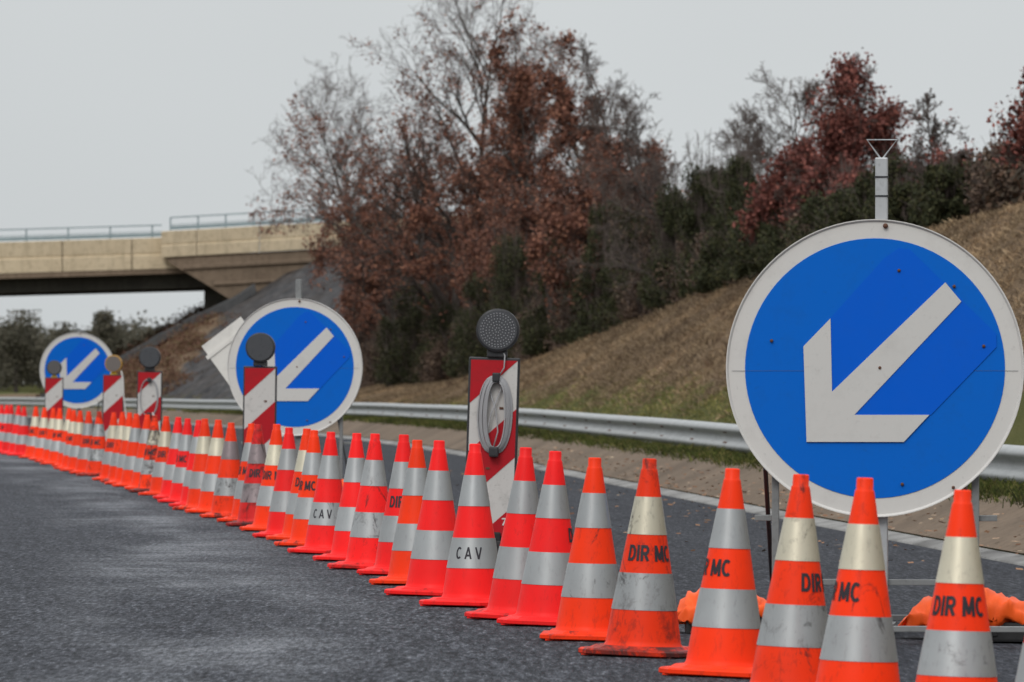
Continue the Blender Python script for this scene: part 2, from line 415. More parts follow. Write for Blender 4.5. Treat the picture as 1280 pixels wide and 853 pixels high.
sol = bm2.modifiers.new('thick', 'SOLIDIFY'); sol.thickness = 0.004
for Y in np.arange(26, 306, 4.0):
    P, T, Nn = rail_frame(Y)
    g = gz(P.x-Nn.x*.12, Y)-P.z
    bm = bmesh.new()
    for (a0, a1, t0, t1) in ((-.17, -.02, -.003, .003), (-.17, -.164, -.03, .03), (-.026, -.02, -.03, .03)):
        vs = []
        for z in (g-.1, .64):
            for (a, t) in ((a0, t0), (a1, t0), (a1, t1), (a0, t1)): vs.append(bm.verts.new(P+inv+Nn*a+T*t+Vector((0, 0, z))))
        for f in ((0, 1, 2, 3), (7, 6, 5, 4), (0, 4, 5, 1), (1, 5, 6, 2), (2, 6, 7, 3), (3, 7, 4, 0)): bm.faces.new([vs[i] for i in f])
    obj('post', bm, GALV, rail)
    if Y < 170:
        bm = bmesh.new()          # splice bolts
        for t in (-.11, .11):
            for z in (.60, .47):
                c = P+inv+Nn*(.066 if z > .5 else .066)+T*t+Vector((0, 0, z))
                bmesh.ops.create_uvsphere(bm, u_segments=8, v_segments=5, radius=.017, matrix=Matrix.Translation(c))
        obj('splice_bolts', bm, RUST, rail)
# ================================================================== cones
RED, ORG, DRK = (1.0, 0.012, 0.012), (1.0, 0.040, 0.001), (0.75, 0.014, 0.014)
GRY, CRM, DGR = (0.385, 0.398, 0.40), (0.66, 0.61, 0.47), (0.28, 0.225, 0.23)
Hc = 0.75
def cone_r(z): return float(np.interp(z, [0.045, 0.16, 0.71, 0.75], [0.143, 0.1265, 0.0305, 0.027]))
def cone_meshes():
    d = {}
    bm = bmesh.new()
    prof = [(.150, .038), (.143, .050)]+[(cone_r(z), z) for z in np.linspace(.06, .706, 14)]+[(.0305, .709), (.0272, .713), (.0268, .745), (.0245, .75), (.019, .7505), (.017, .742)]
    lathe(bm, prof, 40, cap0=False)
    me = bpy.data.meshes.new('body'); bm.to_mesh(me); bm.free(); me.shade_smooth() if hasattr(me, 'shade_smooth') else None
    for p in me.polygons: p.use_smooth = True
    me.materials.append(CONEP); d['body'] = me
    bm = bmesh.new()              # square foot with clipped corners, raised step and little pads
    def octo(a, c, z): return [(a, -a+c, z), (a, a-c, z), (a-c, a, z), (-a+c, a, z), (-a, a-c, z), (-a, -a+c, z), (-a+c, -a, z), (a-c, -a, z)]
    lv = [octo(.196, .05, .004), octo(.203, .052, .008), octo(.203, .052, .022), octo(.196, .05, .028), octo(.172, .062, .030), octo(.160, .068, .040), octo(.120, .05, .0405)]
    rings = [[bm.verts.new(p) for p in l] for l in lv]
    for A, B in zip(rings, rings[1:]):
        for k in range(8): bm.faces.new((A[k], A[(k+1) % 8], B[(k+1) % 8], B[k]))
    bm.faces.new(rings[0][::-1]); bm.faces.new(rings[-1])
    for sx_ in (-1, 1):
        for sy_ in (-1, 1): box(bm, sx_*.15-.03, sx_*.15+.03, sy_*.15-.03, sy_*.15+.03, 0, .006)
    me = bpy.data.meshes.new('base'); bm.normal_update(); bm.to_mesh(me); bm.free(); me.materials.append(CONEP); d['base'] = me
    for nm, z1, z0 in (('hi', .605, .462), ('lo', .316, .176)):
        bm = bmesh.new(); zs = np.linspace(z0, z1, 4)
        pr = [(cone_r(z)+.0018, z) for z in zs]
        lathe(bm, pr, 40, cap0=False, cap1=False)
        me = bpy.data.meshes.new('reflective_band'); bm.to_mesh(me); bm.free()
        for p in me.polygons: p.use_smooth = True
        me.materials.append(CONEB); d[nm] = me
    return d
CM = cone_meshes()
def text_mesh(body, height, width=None, spacing=1.0, bold=0.02):
    cu = bpy.data.curves.new('t', 'FONT'); cu.body = body; cu.size = 1; cu.offset = bold; cu.space_character = spacing; cu.resolution_u = 3
    o = bpy.data.objects.new('t', cu); C.objects.link(o)
    dg = bpy.context.evaluated_depsgraph_get(); me = bpy.data.meshes.new_from_object(o.evaluated_get(dg))
    bpy.data.objects.remove(o); bpy.data.curves.remove(cu)
    co = np.array([v.co[:] for v in me.vertices]); mn, mx_ = co.min(0), co.max(0)
    s = height/(mx_[1]-mn[1]); sw = (width/(mx_[0]-mn[0])) if width else s
    co[:, 0] = (co[:, 0]-(mn[0]+mx_[0])/2)*sw; co[:, 1] = (co[:, 1]-mn[1])*s
    for v, c in zip(me.vertices, co): v.co = c
    me.name = 'lettering'; return me
# capitals drawn as strokes: (x, y) in units of the cap height
def arc(cx, cy, rx, ry, a0, a1, n=14): return [(cx+rx*math.cos(math.radians(a0+(a1-a0)*k/n)), cy+ry*math.sin(math.radians(a0+(a1-a0)*k/n))) for k in range(n+1)]
GLY = {'D': (.60, [[(.08, 0), (.08, 1)], [(.02, .92), (.26, .92)]+arc(.26, .5, .26, .42, 90, -90)+[(.02, .08)]]),
       'I': (.18, [[(.09, 0), (.09, 1)]]),
       'R': (.60, [[(.08, 0), (.08, 1)], [(.02, .92), (.32, .92)]+arc(.32, .70, .20, .22, 90, -90)+[(.02, .48)], [(.30, .48), (.52, 0)]]),
       'M': (.74, [[(.08, 0), (.08, 1)], [(.10, 1), (.37, .12)], [(.64, 1), (.37, .12)], [(.66, 0), (.66, 1)]]),
       'C': (.58, [arc(.32, .5, .25, .42, 48, 312, 20)]), ' ': (.22, []),
       'A': (.62, [[(.04, 0), (.31, 1)], [(.31, 1), (.58, 0)], [(.14, .30), (.48, .30)]]), 'V': (.60, [[(.03, 1), (.30, 0)], [(.30, 0), (.57, 1)]])}
def wrap_text(body, height, width, zmid, gap=.11, sw=.20):
    quads = []; x = 0
    for ch in body:
        adv, strokes = GLY[ch]
        for st in strokes:
            pts = []
            for (a, b_) in zip(st, st[1:]):
                n = max(1, int(math.dist(a, b_)/.2)); pts += [(a[0]+(b_[0]-a[0])*k/n, a[1]+(b_[1]-a[1])*k/n) for k in range(n)]
            pts.append(st[-1]); L = []
            for k, p in enumerate(pts):
                a = pts[max(k-1, 0)]; b_ = pts[min(k+1, len(pts)-1)]; dx, dy = b_[0]-a[0], b_[1]-a[1]; l = math.hypot(dx, dy)
                nx, ny = -dy/l*sw/2, dx/l*sw/2; L.append(((x+p[0]+nx, p[1]+ny), (x+p[0]-nx, p[1]-ny)))
            for q, r in zip(L, L[1:]): quads.append((q[0], q[1], r[1], r[0]))
        x += adv+gap
    x -= gap; bm = bmesh.new(); r0 = cone_r(zmid)
    for k, q in enumerate(quads):
        vs = []
        for (a, b_) in q:
            b_ = min(max(b_, 0), 1); z = zmid+(b_-.5)*height; r = cone_r(z)+.0022+.00001*(k % 9); an = (a/x-.5)*width/r0
            vs.append(bm.verts.new((r*math.sin(an), -r*math.cos(an), z)))
        bm.faces.new(vs)
    me = bpy.data.meshes.new('lettering'); bm.normal_update(); bm.to_mesh(me); bm.free(); me.materials.append(LETTER); return me
TXT = {'dir': wrap_text('DIR MC', .061, .176, .392), 'cav': wrap_text('CAV', .056, .124, .246, .40, .165), 'av': wrap_text('AV', .052, .072, .246, .3, .13)}
# px, distance scale (px/m), body colour, upper band, lower band, dirt, text, text angle
CONES = [
 (1318, 430, RED, GRY, GRY, .2, None, 0), (1194, 409, ORG, CRM, GRY, .35, 'dir', -7), (1071, 393, ORG, CRM, GRY, .35, 'dir', -64),
 (990, 374, ORG, CRM, GRY, .5, 'dir', 67), (906, 348, ORG, GRY, GRY, .2, 'dir', -57), (803.5, 326, ORG, CRM, GRY, .55, 'dir', 10),
 (738, 308, ORG, GRY, GRY, .35, None, 0), (686.5, 291, RED, GRY, GRY, .15, 'dir', 112), (649.5, 284, RED, GRY, GRY, .25, 'av', 30),
 (591, 269, RED, GRY, GRY, .12, 'cav', -12), (544.5, 256, RED, GRY, GRY, .15, None, 0), (519, 243, ORG, GRY, GRY, .1, None, 0),
 (501.5, 231, RED, GRY, GRY, .15, 'dir', 11), (464, 224, RED, GRY, GRY, .45, None, 0), (443.5, 214, RED, GRY, GRY, .1, None, 0),
 (409, 205, RED, GRY, GRY, .3, 'cav', -20), (389.5, 196, ORG, GRY, GRY, .2, 'dir', -45), (379, 189, ORG, CRM, GRY, .15, 'dir', 15),
 (359, 185, RED, GRY, GRY, .15, None, 0), (341.5, 177, ORG, CRM, GRY, .2, 'dir', -10), (321, 171, RED, DGR, DGR, .62, 'dir', 20),
 (312, 166, ORG, GRY, GRY, .2, 'dir', -50), (286, 160.5, ORG, DGR, GRY, .5, None, 0), (269.5, 155, ORG, CRM, GRY, .3, None, 0),
 (254.5, 151, ORG, CRM, GRY, .3, 'dir', 100), (246, 147, RED, GRY, GRY, .2, None, 0), (231.5, 142, RED, GRY, GRY, .1, 'dir', -55),
 (219.5, 137.5, RED, GRY, GRY, .3, None, 0), (205.5, 133, ORG, CRM, GRY, .2, 'dir', 10), (191, 129, ORG, CRM, GRY, .75, 'dir', -45),
 (181.5, 125.5, ORG, GRY, GRY, .2, None, 0), (168, 122, ORG, GRY, GRY, .2, None, 0), (160, 119, ORG, CRM, GRY, .2, 'dir', 60),
 (151, 116.5, ORG, CRM, GRY, .5, None, 0), (141, 113.5, ORG, CRM, GRY, .2, 'dir', 10), (122.5, 108.5, ORG, GRY, GRY, .6, 'dir', -40),
 (109, 105.5, ORG, GRY, GRY, .3, 'dir', 20), (98, 102.5, ORG, CRM, GRY, .2, None, 0), (90.5, 100, ORG, CRM, GRY, .2, 'dir', -50),
 (84.5, 97, ORG, CRM, GRY, .2, None, 0), (73.5, 94, ORG, CRM, GRY, .2, 'dir', -25), (65.5, 91, ORG, CRM, GRY, .2, None, 0),
 (54, 88.5, ORG, CRM, GRY, .2, 'dir', 15), (43, 86, ORG, CRM, GRY, .2, 'dir', -60), (29, 83, RED, GRY, GRY, .2, None, 0),
 (21.5, 81.5, RED, GRY, GRY, .2, None, 0), (13, 79.5, RED, GRY, GRY, .15, None, 0), (7.5, 78, RED, GRY, GRY, .2, 'dir', -20),
 (1.5, 76.5, RED, GRY, GRY, .15, None, 0)]
ORDN = 'zeroth first second third fourth fifth sixth seventh eighth ninth tenth eleventh twelfth thirteenth fourteenth fifteenth sixteenth seventeenth eighteenth nineteenth twentieth'.split()
TENS = {2: 'twenty', 3: 'thirty', 4: 'forty', 5: 'fifty'}
def ordn(n):
    if n <= 20: return ORDN[n]
    t_, u = divmod(n, 10)
    return TENS[t_][:-1]+'ieth' if u == 0 else TENS[t_]+'-'+ORDN[u]
CLAB = {
 0: 'cone cut off by the right edge of the picture, only a sliver showing',
 1: 'orange cone lettered DIR M with cream band, below the right side of the big sign',
 2: 'orange cone with cream band and MC at its left, second whole cone from the right',
 3: 'orange cone with DIR at its right edge, third whole cone from the right',
 4: 'orange cone with grey bands and MC at its left, beside the orange sandbag',
 5: 'orange cone fully lettered DIR MC with cream upper band and black scuffs',
 6: 'unlettered orange cone with grey bands, left of the scuffed DIR MC cone',
 7: 'red cone with two grey bands, seventh whole cone from the right',
 8: 'red cone with AV on its lower band, right of the nearest CAV cone',
 9: 'red cone lettered CAV on its lower band, in front of the panel with coiled cable',
 10: 'clean red cone with blank grey bands, immediately left of the nearest CAV cone',
 11: 'slim looking orange cone with blank grey bands, tenth from the nearest CAV lettering pair',
 15: 'smaller red cone lettered AV on its lower band, right of the middle blue sign',
 20: 'blackened grimy red cone in front of the striped panel at the middle sign',
 22: 'orange cone with dirty dark upper band, just left of the panel at the middle sign',
 48: 'red cone farthest away in the line, at the left edge of the picture'}
CLAB[11] = 'orange cone with blank grey bands, second to the left of the nearest CAV cone'
cname = {RED: 'red', ORG: 'orange'}; bname = {GRY: 'grey', CRM: 'cream', DGR: 'dark dirty'}
rc = random.Random(7)
for i, (px, s, col, b1, b2, dirt, txt, ta) in enumerate(CONES):
    P = at(px, s)
    lab = CLAB.get(i) or '%s cone with %s upper band%s, %s whole cone from the right' % (
        cname[col], bname[b1], ' and black lettering' if txt == 'dir' and abs(ta) < 70 and s > 90 else '', ordn(i))
    lean = math.radians(1.9 if i < 9 else 1.3)+rc.uniform(-.012, .012)
    root = thing('traffic_cone', lab, 'traffic cone', P, 'traffic cones in a long curved line along the road', rotz=0, roty=lean)
    root.rotation_euler[0] = rc.uniform(-.012, .012); k_ = rc.uniform(.985, 1.012); root.scale = (k_*rc.uniform(.985, 1.015), k_, k_)
    rz = math.radians(rc.uniform(-28, -8)) if i % 3 else math.radians(rc.uniform(-42, 10))
    v = 1-rc.random()*.22
    def put(nm, me, c, a, rot=0.0):
        o = bpy.data.objects.new(nm, me); C.objects.link(o); o.parent = root
        o.rotation_euler = (0, 0, rot); o.color = (c[0]*v, c[1]*v, c[2]*v, a); return o
    put('body', CM['body'], col if b1 is not DGR or i == 22 else DRK, dirt, rc.uniform(0, 6))
    put('base', CM['base'], col if i != 20 else DRK, min(1, dirt+.3), rz)
    put('reflective_band', CM['hi'], b1, dirt, rc.uniform(0, 6)); put('reflective_band', CM['lo'], b2, dirt+.08, rc.uniform(0, 6))
    if txt: put('lettering', TXT[txt], (0, 0, 0), 0, math.radians(ta))

# ================================================================== big arrow signs
SR = 0.625
AP = [(1182, 353), (1040, 490), (1038, 398), (1004, 433), (1008, 553), (1130, 553), (1162, 519), (1068, 519), (1202, 377)]
CXp, CYp, Kp = 1093.5, 460.5, 0.625/187.0
def sgn(p): return ((p[0]-CXp)*Kp, (CYp-p[1])*Kp)
def disc(bm, r, y0, y1, n=72): lathe(bm, [(r, y0), (r, y1)], n, axis='Y')
def arrow_sign(px, s, zc, label, yaw, leg=(-.42, .42), mast=.885, bracket=True):
    X = (px-640)/s; Y = FPX/s; g = gz(X, Y) if X-float(rail_x(Y)) > FOOT else float(road_z(X))
    root = thing('arrow_sign', label, 'road sign', (X, Y, g), 'blue keep left arrow signs behind the cones', rotz=math.radians(yaw))
    zc = zc-g
    bm = bmesh.new()
    lathe(bm, [(SR-.012, -.002), (SR-.004, -.012), (SR, -.012), (SR, .022), (SR-.004, .022), (SR-.010, .0)], 96, axis='Y', c=(0, 0, zc))
    pl = obj('sign_plate', bm, SIGNW, root, smooth=False)
    bm = bmesh.new(); lathe(bm, [(.545, -.0045), (.545, -.0018)], 96, axis='Y', c=(0, 0, zc)); obj('blue_field', bm, SIGNB, pl)
    # seam between the two half plates
    bm = bmesh.new(); box(bm, -.60, .60, -.0056, -.0046, zc-.0115, zc-.0103); obj('seam', bm, LENSG_, pl)
    patch = [sgn(p) for p in ((1036, 400), (1106, 322), (1124, 310), (1138, 312), (1246, 418), (1246, 434), (1164, 519), (1068, 519), (1008, 553), (1004, 433))]
    bm = bmesh.new(); prism(bm, [(x, z+zc) for x, z in patch], -.0085, -.0062); obj('blue_patch', bm, SIGNB2, pl)
    bm = bmesh.new(); prism(bm, [(x, z+zc) for x, z in (sgn(p) for p in AP)], -.0120, -.0092); obj('arrow', bm, ARROWW, pl)
    bolts = [(1107, 282), (964, 426), (1230, 433), (1100, 460), (1011, 291+4), (1242, 611), (953, 597), (972, 630-18), (1124, 338), (1193, 358), (1128, 606), (1192, 626-16)]
    for q in bolts:
        x, z = sgn(q)
        if x*x+z*z > .60**2: continue
        bm = bmesh.new(); bmesh.ops.create_uvsphere(bm, u_segments=8, v_segments=6, radius=.011 if q[1] < 300 else .0072, matrix=Matrix.Translation((x, -.011, z+zc)))
        obj('bolt', bm, RUST, pl)
    # stand
    for lx in leg:
        bm = bmesh.new(); box(bm, lx-.015, lx+.015, .032, .062, .045, zc-math.sqrt(SR**2-lx*lx)+.35, .004)
        obj('leg', bm, DULL, root)
    bm = bmesh.new(); box(bm, .0, .052, .030, .082, .045, zc+mast, .005); obj('mast', bm, GALV if bracket else DULL, root)
    for z in (zc+.72, zc+.80) if bracket else ():
        bm = bmesh.new(); box(bm, -.003, .055, .027, .085, z, z+.007); obj('mast_clip', bm, BLACKP, root)
    bm = bmesh.new(); zt = zc+mast
    if mast > .85: tube(bm, [(.026, .056, zt-.01), (-.035, .056, zt+.075), (.090, .056, zt+.075), (.026, .056, zt-.01)], .0045, 6)
    if mast > .85: obj('lamp_bracket', bm, GALV, root)
    else: bm.free()
    bm = bmesh.new()                                  # horizontal stiffeners behind the plate
    for dz in (-.33, .30):
        wv = math.sqrt(SR**2-dz*dz)-.05; box(bm, -wv, wv, .023, .031, zc+dz-.02, zc+dz+.02)
    obj('stiffener', bm, GALV, root)
    yb = [-.05, .48]
    for lx in leg+(.026,):
        bm = bmesh.new(); box(bm, lx-.02, lx+.02, yb[0]-.25, 1.05, .008, .044, .003); obj('foot_bar', bm, DULL, root)
    for y_ in (-.28, 1.02):
        bm = bmesh.new(); box(bm, -.72, .72, y_-.02, y_+.02, .048, .072, .003); obj('cross_bar', bm, DULL, root)
    bm = bmesh.new(); box(bm, -.42, .42, .066, .086, .23, .255, .003); obj('brace', bm, DULL, root)
    for lx in leg:
        q = 1 if lx > 0 else -1
        bm = bmesh.new(); box(bm, min(lx, lx+q*.09), max(lx, lx+q*.09), .064, .084, .50, .525, .003); obj('clamp', bm, DULL, root)
        bm = bmesh.new(); tube(bm, [(lx-.045, .08, zc-.42), (lx-.06, .90, .05)], .010, 6); obj('stay', bm, BLACKP if lx < 0 else DULL, root)
    return root, g
S1, g1 = arrow_sign(1093.5, 298, 1.0+(HOR-460.5)/298, 'largest and nearest blue round sign with white arrow pointing down left, at right', -6)
S2, g2 = arrow_sign(368.5, 137.5, 1.0+(HOR-459)/137.5, 'middle blue round arrow sign partly behind a striped panel with a black lamp', -9, mast=.80, bracket=False)
S3, g3 = arrow_sign(97, 76, 1.0+(HOR-463)/76, 'smallest and farthest blue round arrow sign, far left behind the cones', 10, mast=.69, bracket=False)
# tilted grey board behind the middle sign
P = at(305, 128)
root = thing('tilted_board', 'pale grey rectangular board tilted behind the middle arrow sign', 'board', (P.x, P.y, 0))
bm = bmesh.new()
def brd(px, py): return ((px-305)/128, 1.0+(HOR-py)/128)
prism(bm, [brd(*q) for q in ((252, 433), (301, 396), (392, 517), (340, 556))], -.01, .012); obj('board_face', bm, GREYB, root)
bm = bmesh.new(); prism(bm, [brd(*q) for q in ((257, 446), (306, 408), (309, 412), (260, 450))], -.02, -.0105); obj('rib', bm, GREYB, root)
bm = bmesh.new(); box(bm, -.02+.25, .02+.25, .014, .05, 0, 1.0); box(bm, -.15, .65, .0, .06, .0, .03); obj('leg', bm, GALV, root)

# ================================================================== sandbags and weights
def m_bag():
    m, t, b = mat('orange_bag_cloth', (0.85, 0.11, 0.01), 0.6, 0, 0.3)
    n = noise(t, 7, 5, 0.6); n2 = noise(t, 180, 2)
    col = mixc(t, n.outputs[0], (0.70, 0.065, 0.006), (1.0, 0.135, 0.016))
    t.links.new(col, b.inputs['Base Color']); bump(t, b, n2.outputs[0], 0.25, 0.002); return m
BAGM = m_bag()
def sandbag(x, y, z, w_, d, h, label, seed, rot=0, sag=0.5):
    """a loose cloth bag lying over the sign's foot, wrinkled, ends hanging"""
    r = np.random.RandomState(seed); nu, nv = 64, 40
    U, Vv = np.meshgrid(np.linspace(0, 2*PI, nu, endpoint=False), np.linspace(-1, 1, nv), indexing='xy')
    prof = (1-np.abs(Vv)**3.2)**.5*.88+.05
    cx_, sx_ = np.cos(U), np.sin(U)
    Yv = d/2*prof*np.sign(cx_)*np.abs(cx_)**.8*(1+.1*np.sin(Vv*5+seed))
    Zv = h/2*prof*(np.sign(sx_)*np.abs(sx_)**.7)*(1+.12*np.sin(Vv*3.3+seed)+.07*np.sin(Vv*8+1))
    Xv = w_/2*Vv*(1+.05*np.sin(U*3+seed))
    fold = (.012*np.abs(np.sin(Vv*6.5+U*1.3))**.5-.008+.010*np.sin(Vv*14+U*2.1+seed)+.009*np.sin(Vv*9-U*3.3)+.006*np.sin(Vv*27+U*5)+.005*np.sin(Vv*40-U*2))*(h/.17)
    Zv = Zv+fold*np.sign(sx_+.2)+h/2-np.where(np.abs(Vv) > .45, (np.abs(Vv)-.45)*h*sag, 0)
    Yv = Yv+fold*.8*np.sign(cx_)
    Zv = np.maximum(Zv, .0)+.002*np.sin(U*7)
    V = np.stack([Xv, Yv, Zv], -1).reshape(-1, 3); F = []
    for j in range(nv-1):
        for i in range(nu):
            a = j*nu+i; b_ = j*nu+(i+1) % nu; F.append((a, b_, b_+nu, a+nu))
    o = np_mesh('sandbag', V, np.array(F), BAGM, smooth=True)
    o.location = (x, y, z); o.rotation_euler = (0, 0, rot)
    return tag(o, label, 'sandbag', 'orange sandbags on the sign stands')
def weight(x, y, z, w_, d, h, label, rot=0):
    bm = bmesh.new(); box(bm, -w_/2, w_/2, -d/2, d/2, 0, h, .012)
    for k in (-1, 1): box(bm, k*w_*.25-.03, k*w_*.25+.03, -d/2-.006, d/2+.006, h*.3, h*.7, .004)
    o = obj('ballast_block', bm, RUBBER); o.location = (x, y, z); o.rotation_euler = (0, 0, rot)
    return tag(o, label, 'ballast block', 'black ballast blocks under the sandbags')
P = at(907, 296); weight(P.x+.0, P.y, P.z+.0, .34, .24, .075, 'black ballast block under the sandbag left of the big sign')
sandbag(P.x, P.y, P.z+.045, .43, .40, .15, 'orange sandbag lying left of the big sign behind the MC cone', 3, .1, .7)
P = at(1212, 294); weight(P.x+.20, P.y-.05, P.z+.0, .50, .26, .085, 'black ballast block under the sandbag right of the big sign')
sandbag(P.x+.02, P.y, P.z+.05, .62, .46, .155, 'large orange sandbag lying below the right side of the big sign', 8, -.08, .8)
P = at(428, 140); weight(P.x, P.y, P.z, .26, .24, .07, 'black ballast block under the small bag at the middle sign')
sandbag(P.x, P.y, P.z+.06, .30, .28, .13, 'small orange sandbag at the foot of the middle arrow sign', 5)

# ================================================================== striped panels with lamps
def panel(px, s, top, w_, label, lamp='black', lr=.128, coil=0, text=False, lamp_dx=0.0):
    P = at(px, s); zt = 1.0+(HOR-top)/s-P.z
    root = thing('striped_panel', label, 'warning panel', P, 'red and white striped panels behind the cones', rotz=math.radians(-3), roty=math.radians(1.8 if s > 150 else .8))
    z0 = .12
    bm = bmesh.new(); box(bm, -w_/2, w_/2, -.012, .022, z0, zt, .008); obj('frame', bm, BLACKP, root)
    # stripes: red bands rising to the right, clipped to the face
    a = w_/2-.014; b0, b1 = z0+.016, zt-.016
    per = .575; slope = .93
    def clip(poly, n, c, keep):
        out = []
        for i in range(len(poly)):
            p, q = poly[i], poly[(i+1) % len(poly)]
            dp = (n[0]*p[0]+n[1]*p[1]-c)*keep; dq = (n[0]*q[0]+n[1]*q[1]-c)*keep
            if dp >= 0: out.append(p)
            if (dp > 0 > dq) or (dp < 0 < dq):
                t_ = dp/(dp-dq); out.append((p[0]+(q[0]-p[0])*t_, p[1]+(q[1]-p[1])*t_))
        return out
    bm = bmesh.new(); box(bm, -a, a, -.0145, -.0125, b0, b1); face = obj('white_face', bm, PANELW, root)
    zl = b1-(2*a)*slope+.0   # at the left edge the first red/white boundary
    k = 0
    bm = bmesh.new()
    for k in range(-1, 4):
        # boundary line z = c + slope*(x+a);   red between c_low and c_high
        chi = zl+.29-k*per+.001 if k else 99; clo = zl-k*per
        if k == -1: continue
        chi = zl+(per/2)-k*per
        if k == 0: chi = 99
        poly = [(-a, b0), (a, b0), (a, b1), (-a, b1)]
        nrm = (-slope, 1.0)
        poly = clip(poly, nrm, clo+slope*a, 1)
        if poly and chi < 90: poly = clip(poly, nrm, chi+slope*a, -1)
        if len(poly) >= 3: prism(bm, poly, -.0170, -.0150)
    obj('red_stripes', bm, PANELR, face)
    for q in ((-.02, zt-.66), (.05, zt-.30)):
        bm = bmesh.new(); box(bm, q[0]-.012, q[0]+.012, -.0205, -.0175, q[1]-.006, q[1]+.006); obj('rivet', bm, RUST, face)
    bm = bmesh.new(); box(bm, -.24, .24, -.16, .16, 0, .11, .02); box(bm, -.07, .07, -.05, .05, .105, .16, .01); obj('foot', bm, RUBBER, root)
    # lamp
    zc = zt+.035+lr
    lm = BLACKP
    bm = bmesh.new(); lathe(bm, [(lr-.012, -.052), (lr, -.048), (lr, .030), (lr-.01, .045), (lr*.6, .06)], 40, axis='Y', c=(lamp_dx, 0, zc))
    lampo = obj('warning_lamp', bm, AMBER if lamp == 'amber' else BLACKP, root, smooth=False)
    bm = bmesh.new(); lathe(bm, [(lr-.0135, -.0545), (lr-.0135, -.0525)], 40, axis='Y', c=(lamp_dx, 0, zc)); obj('lens', bm, LENSG if lamp == 'grey' else (LENSA if lamp == 'amber' else LENSB), lampo)
    if s > 150:
        bm = bmesh.new()
        n_ = 0
        for ring, cnt in ((.014, 6), (.032, 12), (.050, 18), (.068, 24), (.086, 30), (.100, 34)):
            for q in range(cnt):
                an = 2*PI*q/cnt+ring*70
                bmesh.ops.create_uvsphere(bm, u_segments=6, v_segments=4, radius=.0036, matrix=Matrix.Translation((lamp_dx+ring*math.cos(an), -.056, zc+ring*math.sin(an))))
        obj('lamp_beads', bm, BEAD, lampo)
    bm = bmesh.new()
    if lamp == 'black': box(bm, lamp_dx-.06, lamp_dx+.06, -.03, .03, zt+.001, zt+.045, .008)
    else: box(bm, lamp_dx-.028, lamp_dx+.028, -.03, .03, zt+.02, zt+.075, .006); box(bm, lamp_dx-.05, lamp_dx+.05, -.02, .02, zt+.001, zt+.022, .004)
    obj('lamp_mount', bm, BLACKP if lamp == 'black' else YELL, lampo)
    if coil:
        zt_, ww, hh, n_ = coil; rr_ = random.Random(3); cz = zt-zt_-hh/2; bm = bmesh.new(); pts = []
        for l in range(n_):
            aw = ww/2*(1-.055*l+rr_.uniform(-.03, .03)); ah = hh/2*(1-.018*l+rr_.uniform(-.01, .01)); ox = rr_.uniform(-.006, .006)
            for q in range(32):
                an = 2*PI*q/32+PI/2
                x_ = math.copysign(abs(math.cos(an))**.75, math.cos(an))*aw
                pts.append((ox+x_+lamp_dx, -.026-.004*l-.012*(q % 2)*0, cz+math.sin(an)*ah))
        tube(bm, pts, .0048 if s > 150 else .006, 6)
        if s > 150:
            tube(bm, [(-.04, -.03, cz+hh*.42), (.02, -.045, cz+.02), (.035, -.05, cz-.1), (.01, -.05, cz-hh*.44)], .0045, 6)
            tube(bm, [(.05, -.03, cz+hh*.36), (-.01, -.048, cz+.0), (-.03, -.05, cz-.1), (.0, -.05, cz-hh*.44)], .0045, 6)
            tube(bm, [(.03, -.03, cz+hh*.5), (.06, -.04, zt-.06), (.062, -.035, zt+.01), (.05, -.02, zt+.04)], .0045, 6)
        cb = obj('cable', bm, CABLE, root, smooth=True)
        bm = bmesh.new(); box(bm, -.022+lamp_dx, .022+lamp_dx, -.075, -.02, cz+hh/2-.035, cz+hh/2+.02, .008); box(bm, -.028+lamp_dx, .028+lamp_dx, -.08, -.02, cz-hh/2-.022, cz-hh/2+.04, .010)
        obj('cable_tie', bm, BLACKP, cb)
    if text:
        me = text_mesh('75', .045, None, 1.0, .02)
        me.transform(Matrix.Rotation(PI/2, 4, 'X')); me.transform(Matrix.Translation((a-.036, -.0195, .20)))
        link('lettering', me, LETTERW, root)
    return root
LENSB = m_paint('black_lens', (0.055, 0.058, 0.064), 0.25, 0.3, (0.07, 0.07, 0.075)); BEAD = mat('lens_bead', (0.30, 0.30, 0.31), 0.3)[0]
LENSG = m_paint('grey_lens', (0.085, 0.08, 0.08), 0.35, 0.4, (0.14, 0.13, 0.13)); LENSA = m_paint('smoky_lens', (0.14, 0.12, 0.11), 0.3, 0.4, (0.2, 0.19, 0.18))
YELL = m_paint('yellow_mount', (0.65, 0.42, 0.02), 0.4, 0.15)
panel(610.5, 210, 447, .305, 'largest striped panel, hung with a coiled grey cable under a dotted black lamp', coil=(.11, .205, .46, 9), text=True, lamp_dx=.015)
panel(323, 145, 458, .29, 'striped panel with black lamp in front of the middle blue sign', lr=.127)
panel(185.5, 103.5, 464, .305, 'striped panel with black lamp and thin hanging cable, left of the middle sign', lr=.13, coil=(.10, .22, .44, 2))
panel(140.5, 86, 468.5, .305, 'striped panel with amber rimmed lamp at the right edge of the far sign', lamp='amber', lr=.125, coil=0, lamp_dx=.0)
panel(66.5, 80.5, 472, .29, 'farthest striped panel with small grey lamp on a yellow mount', lamp='grey', lr=.115)
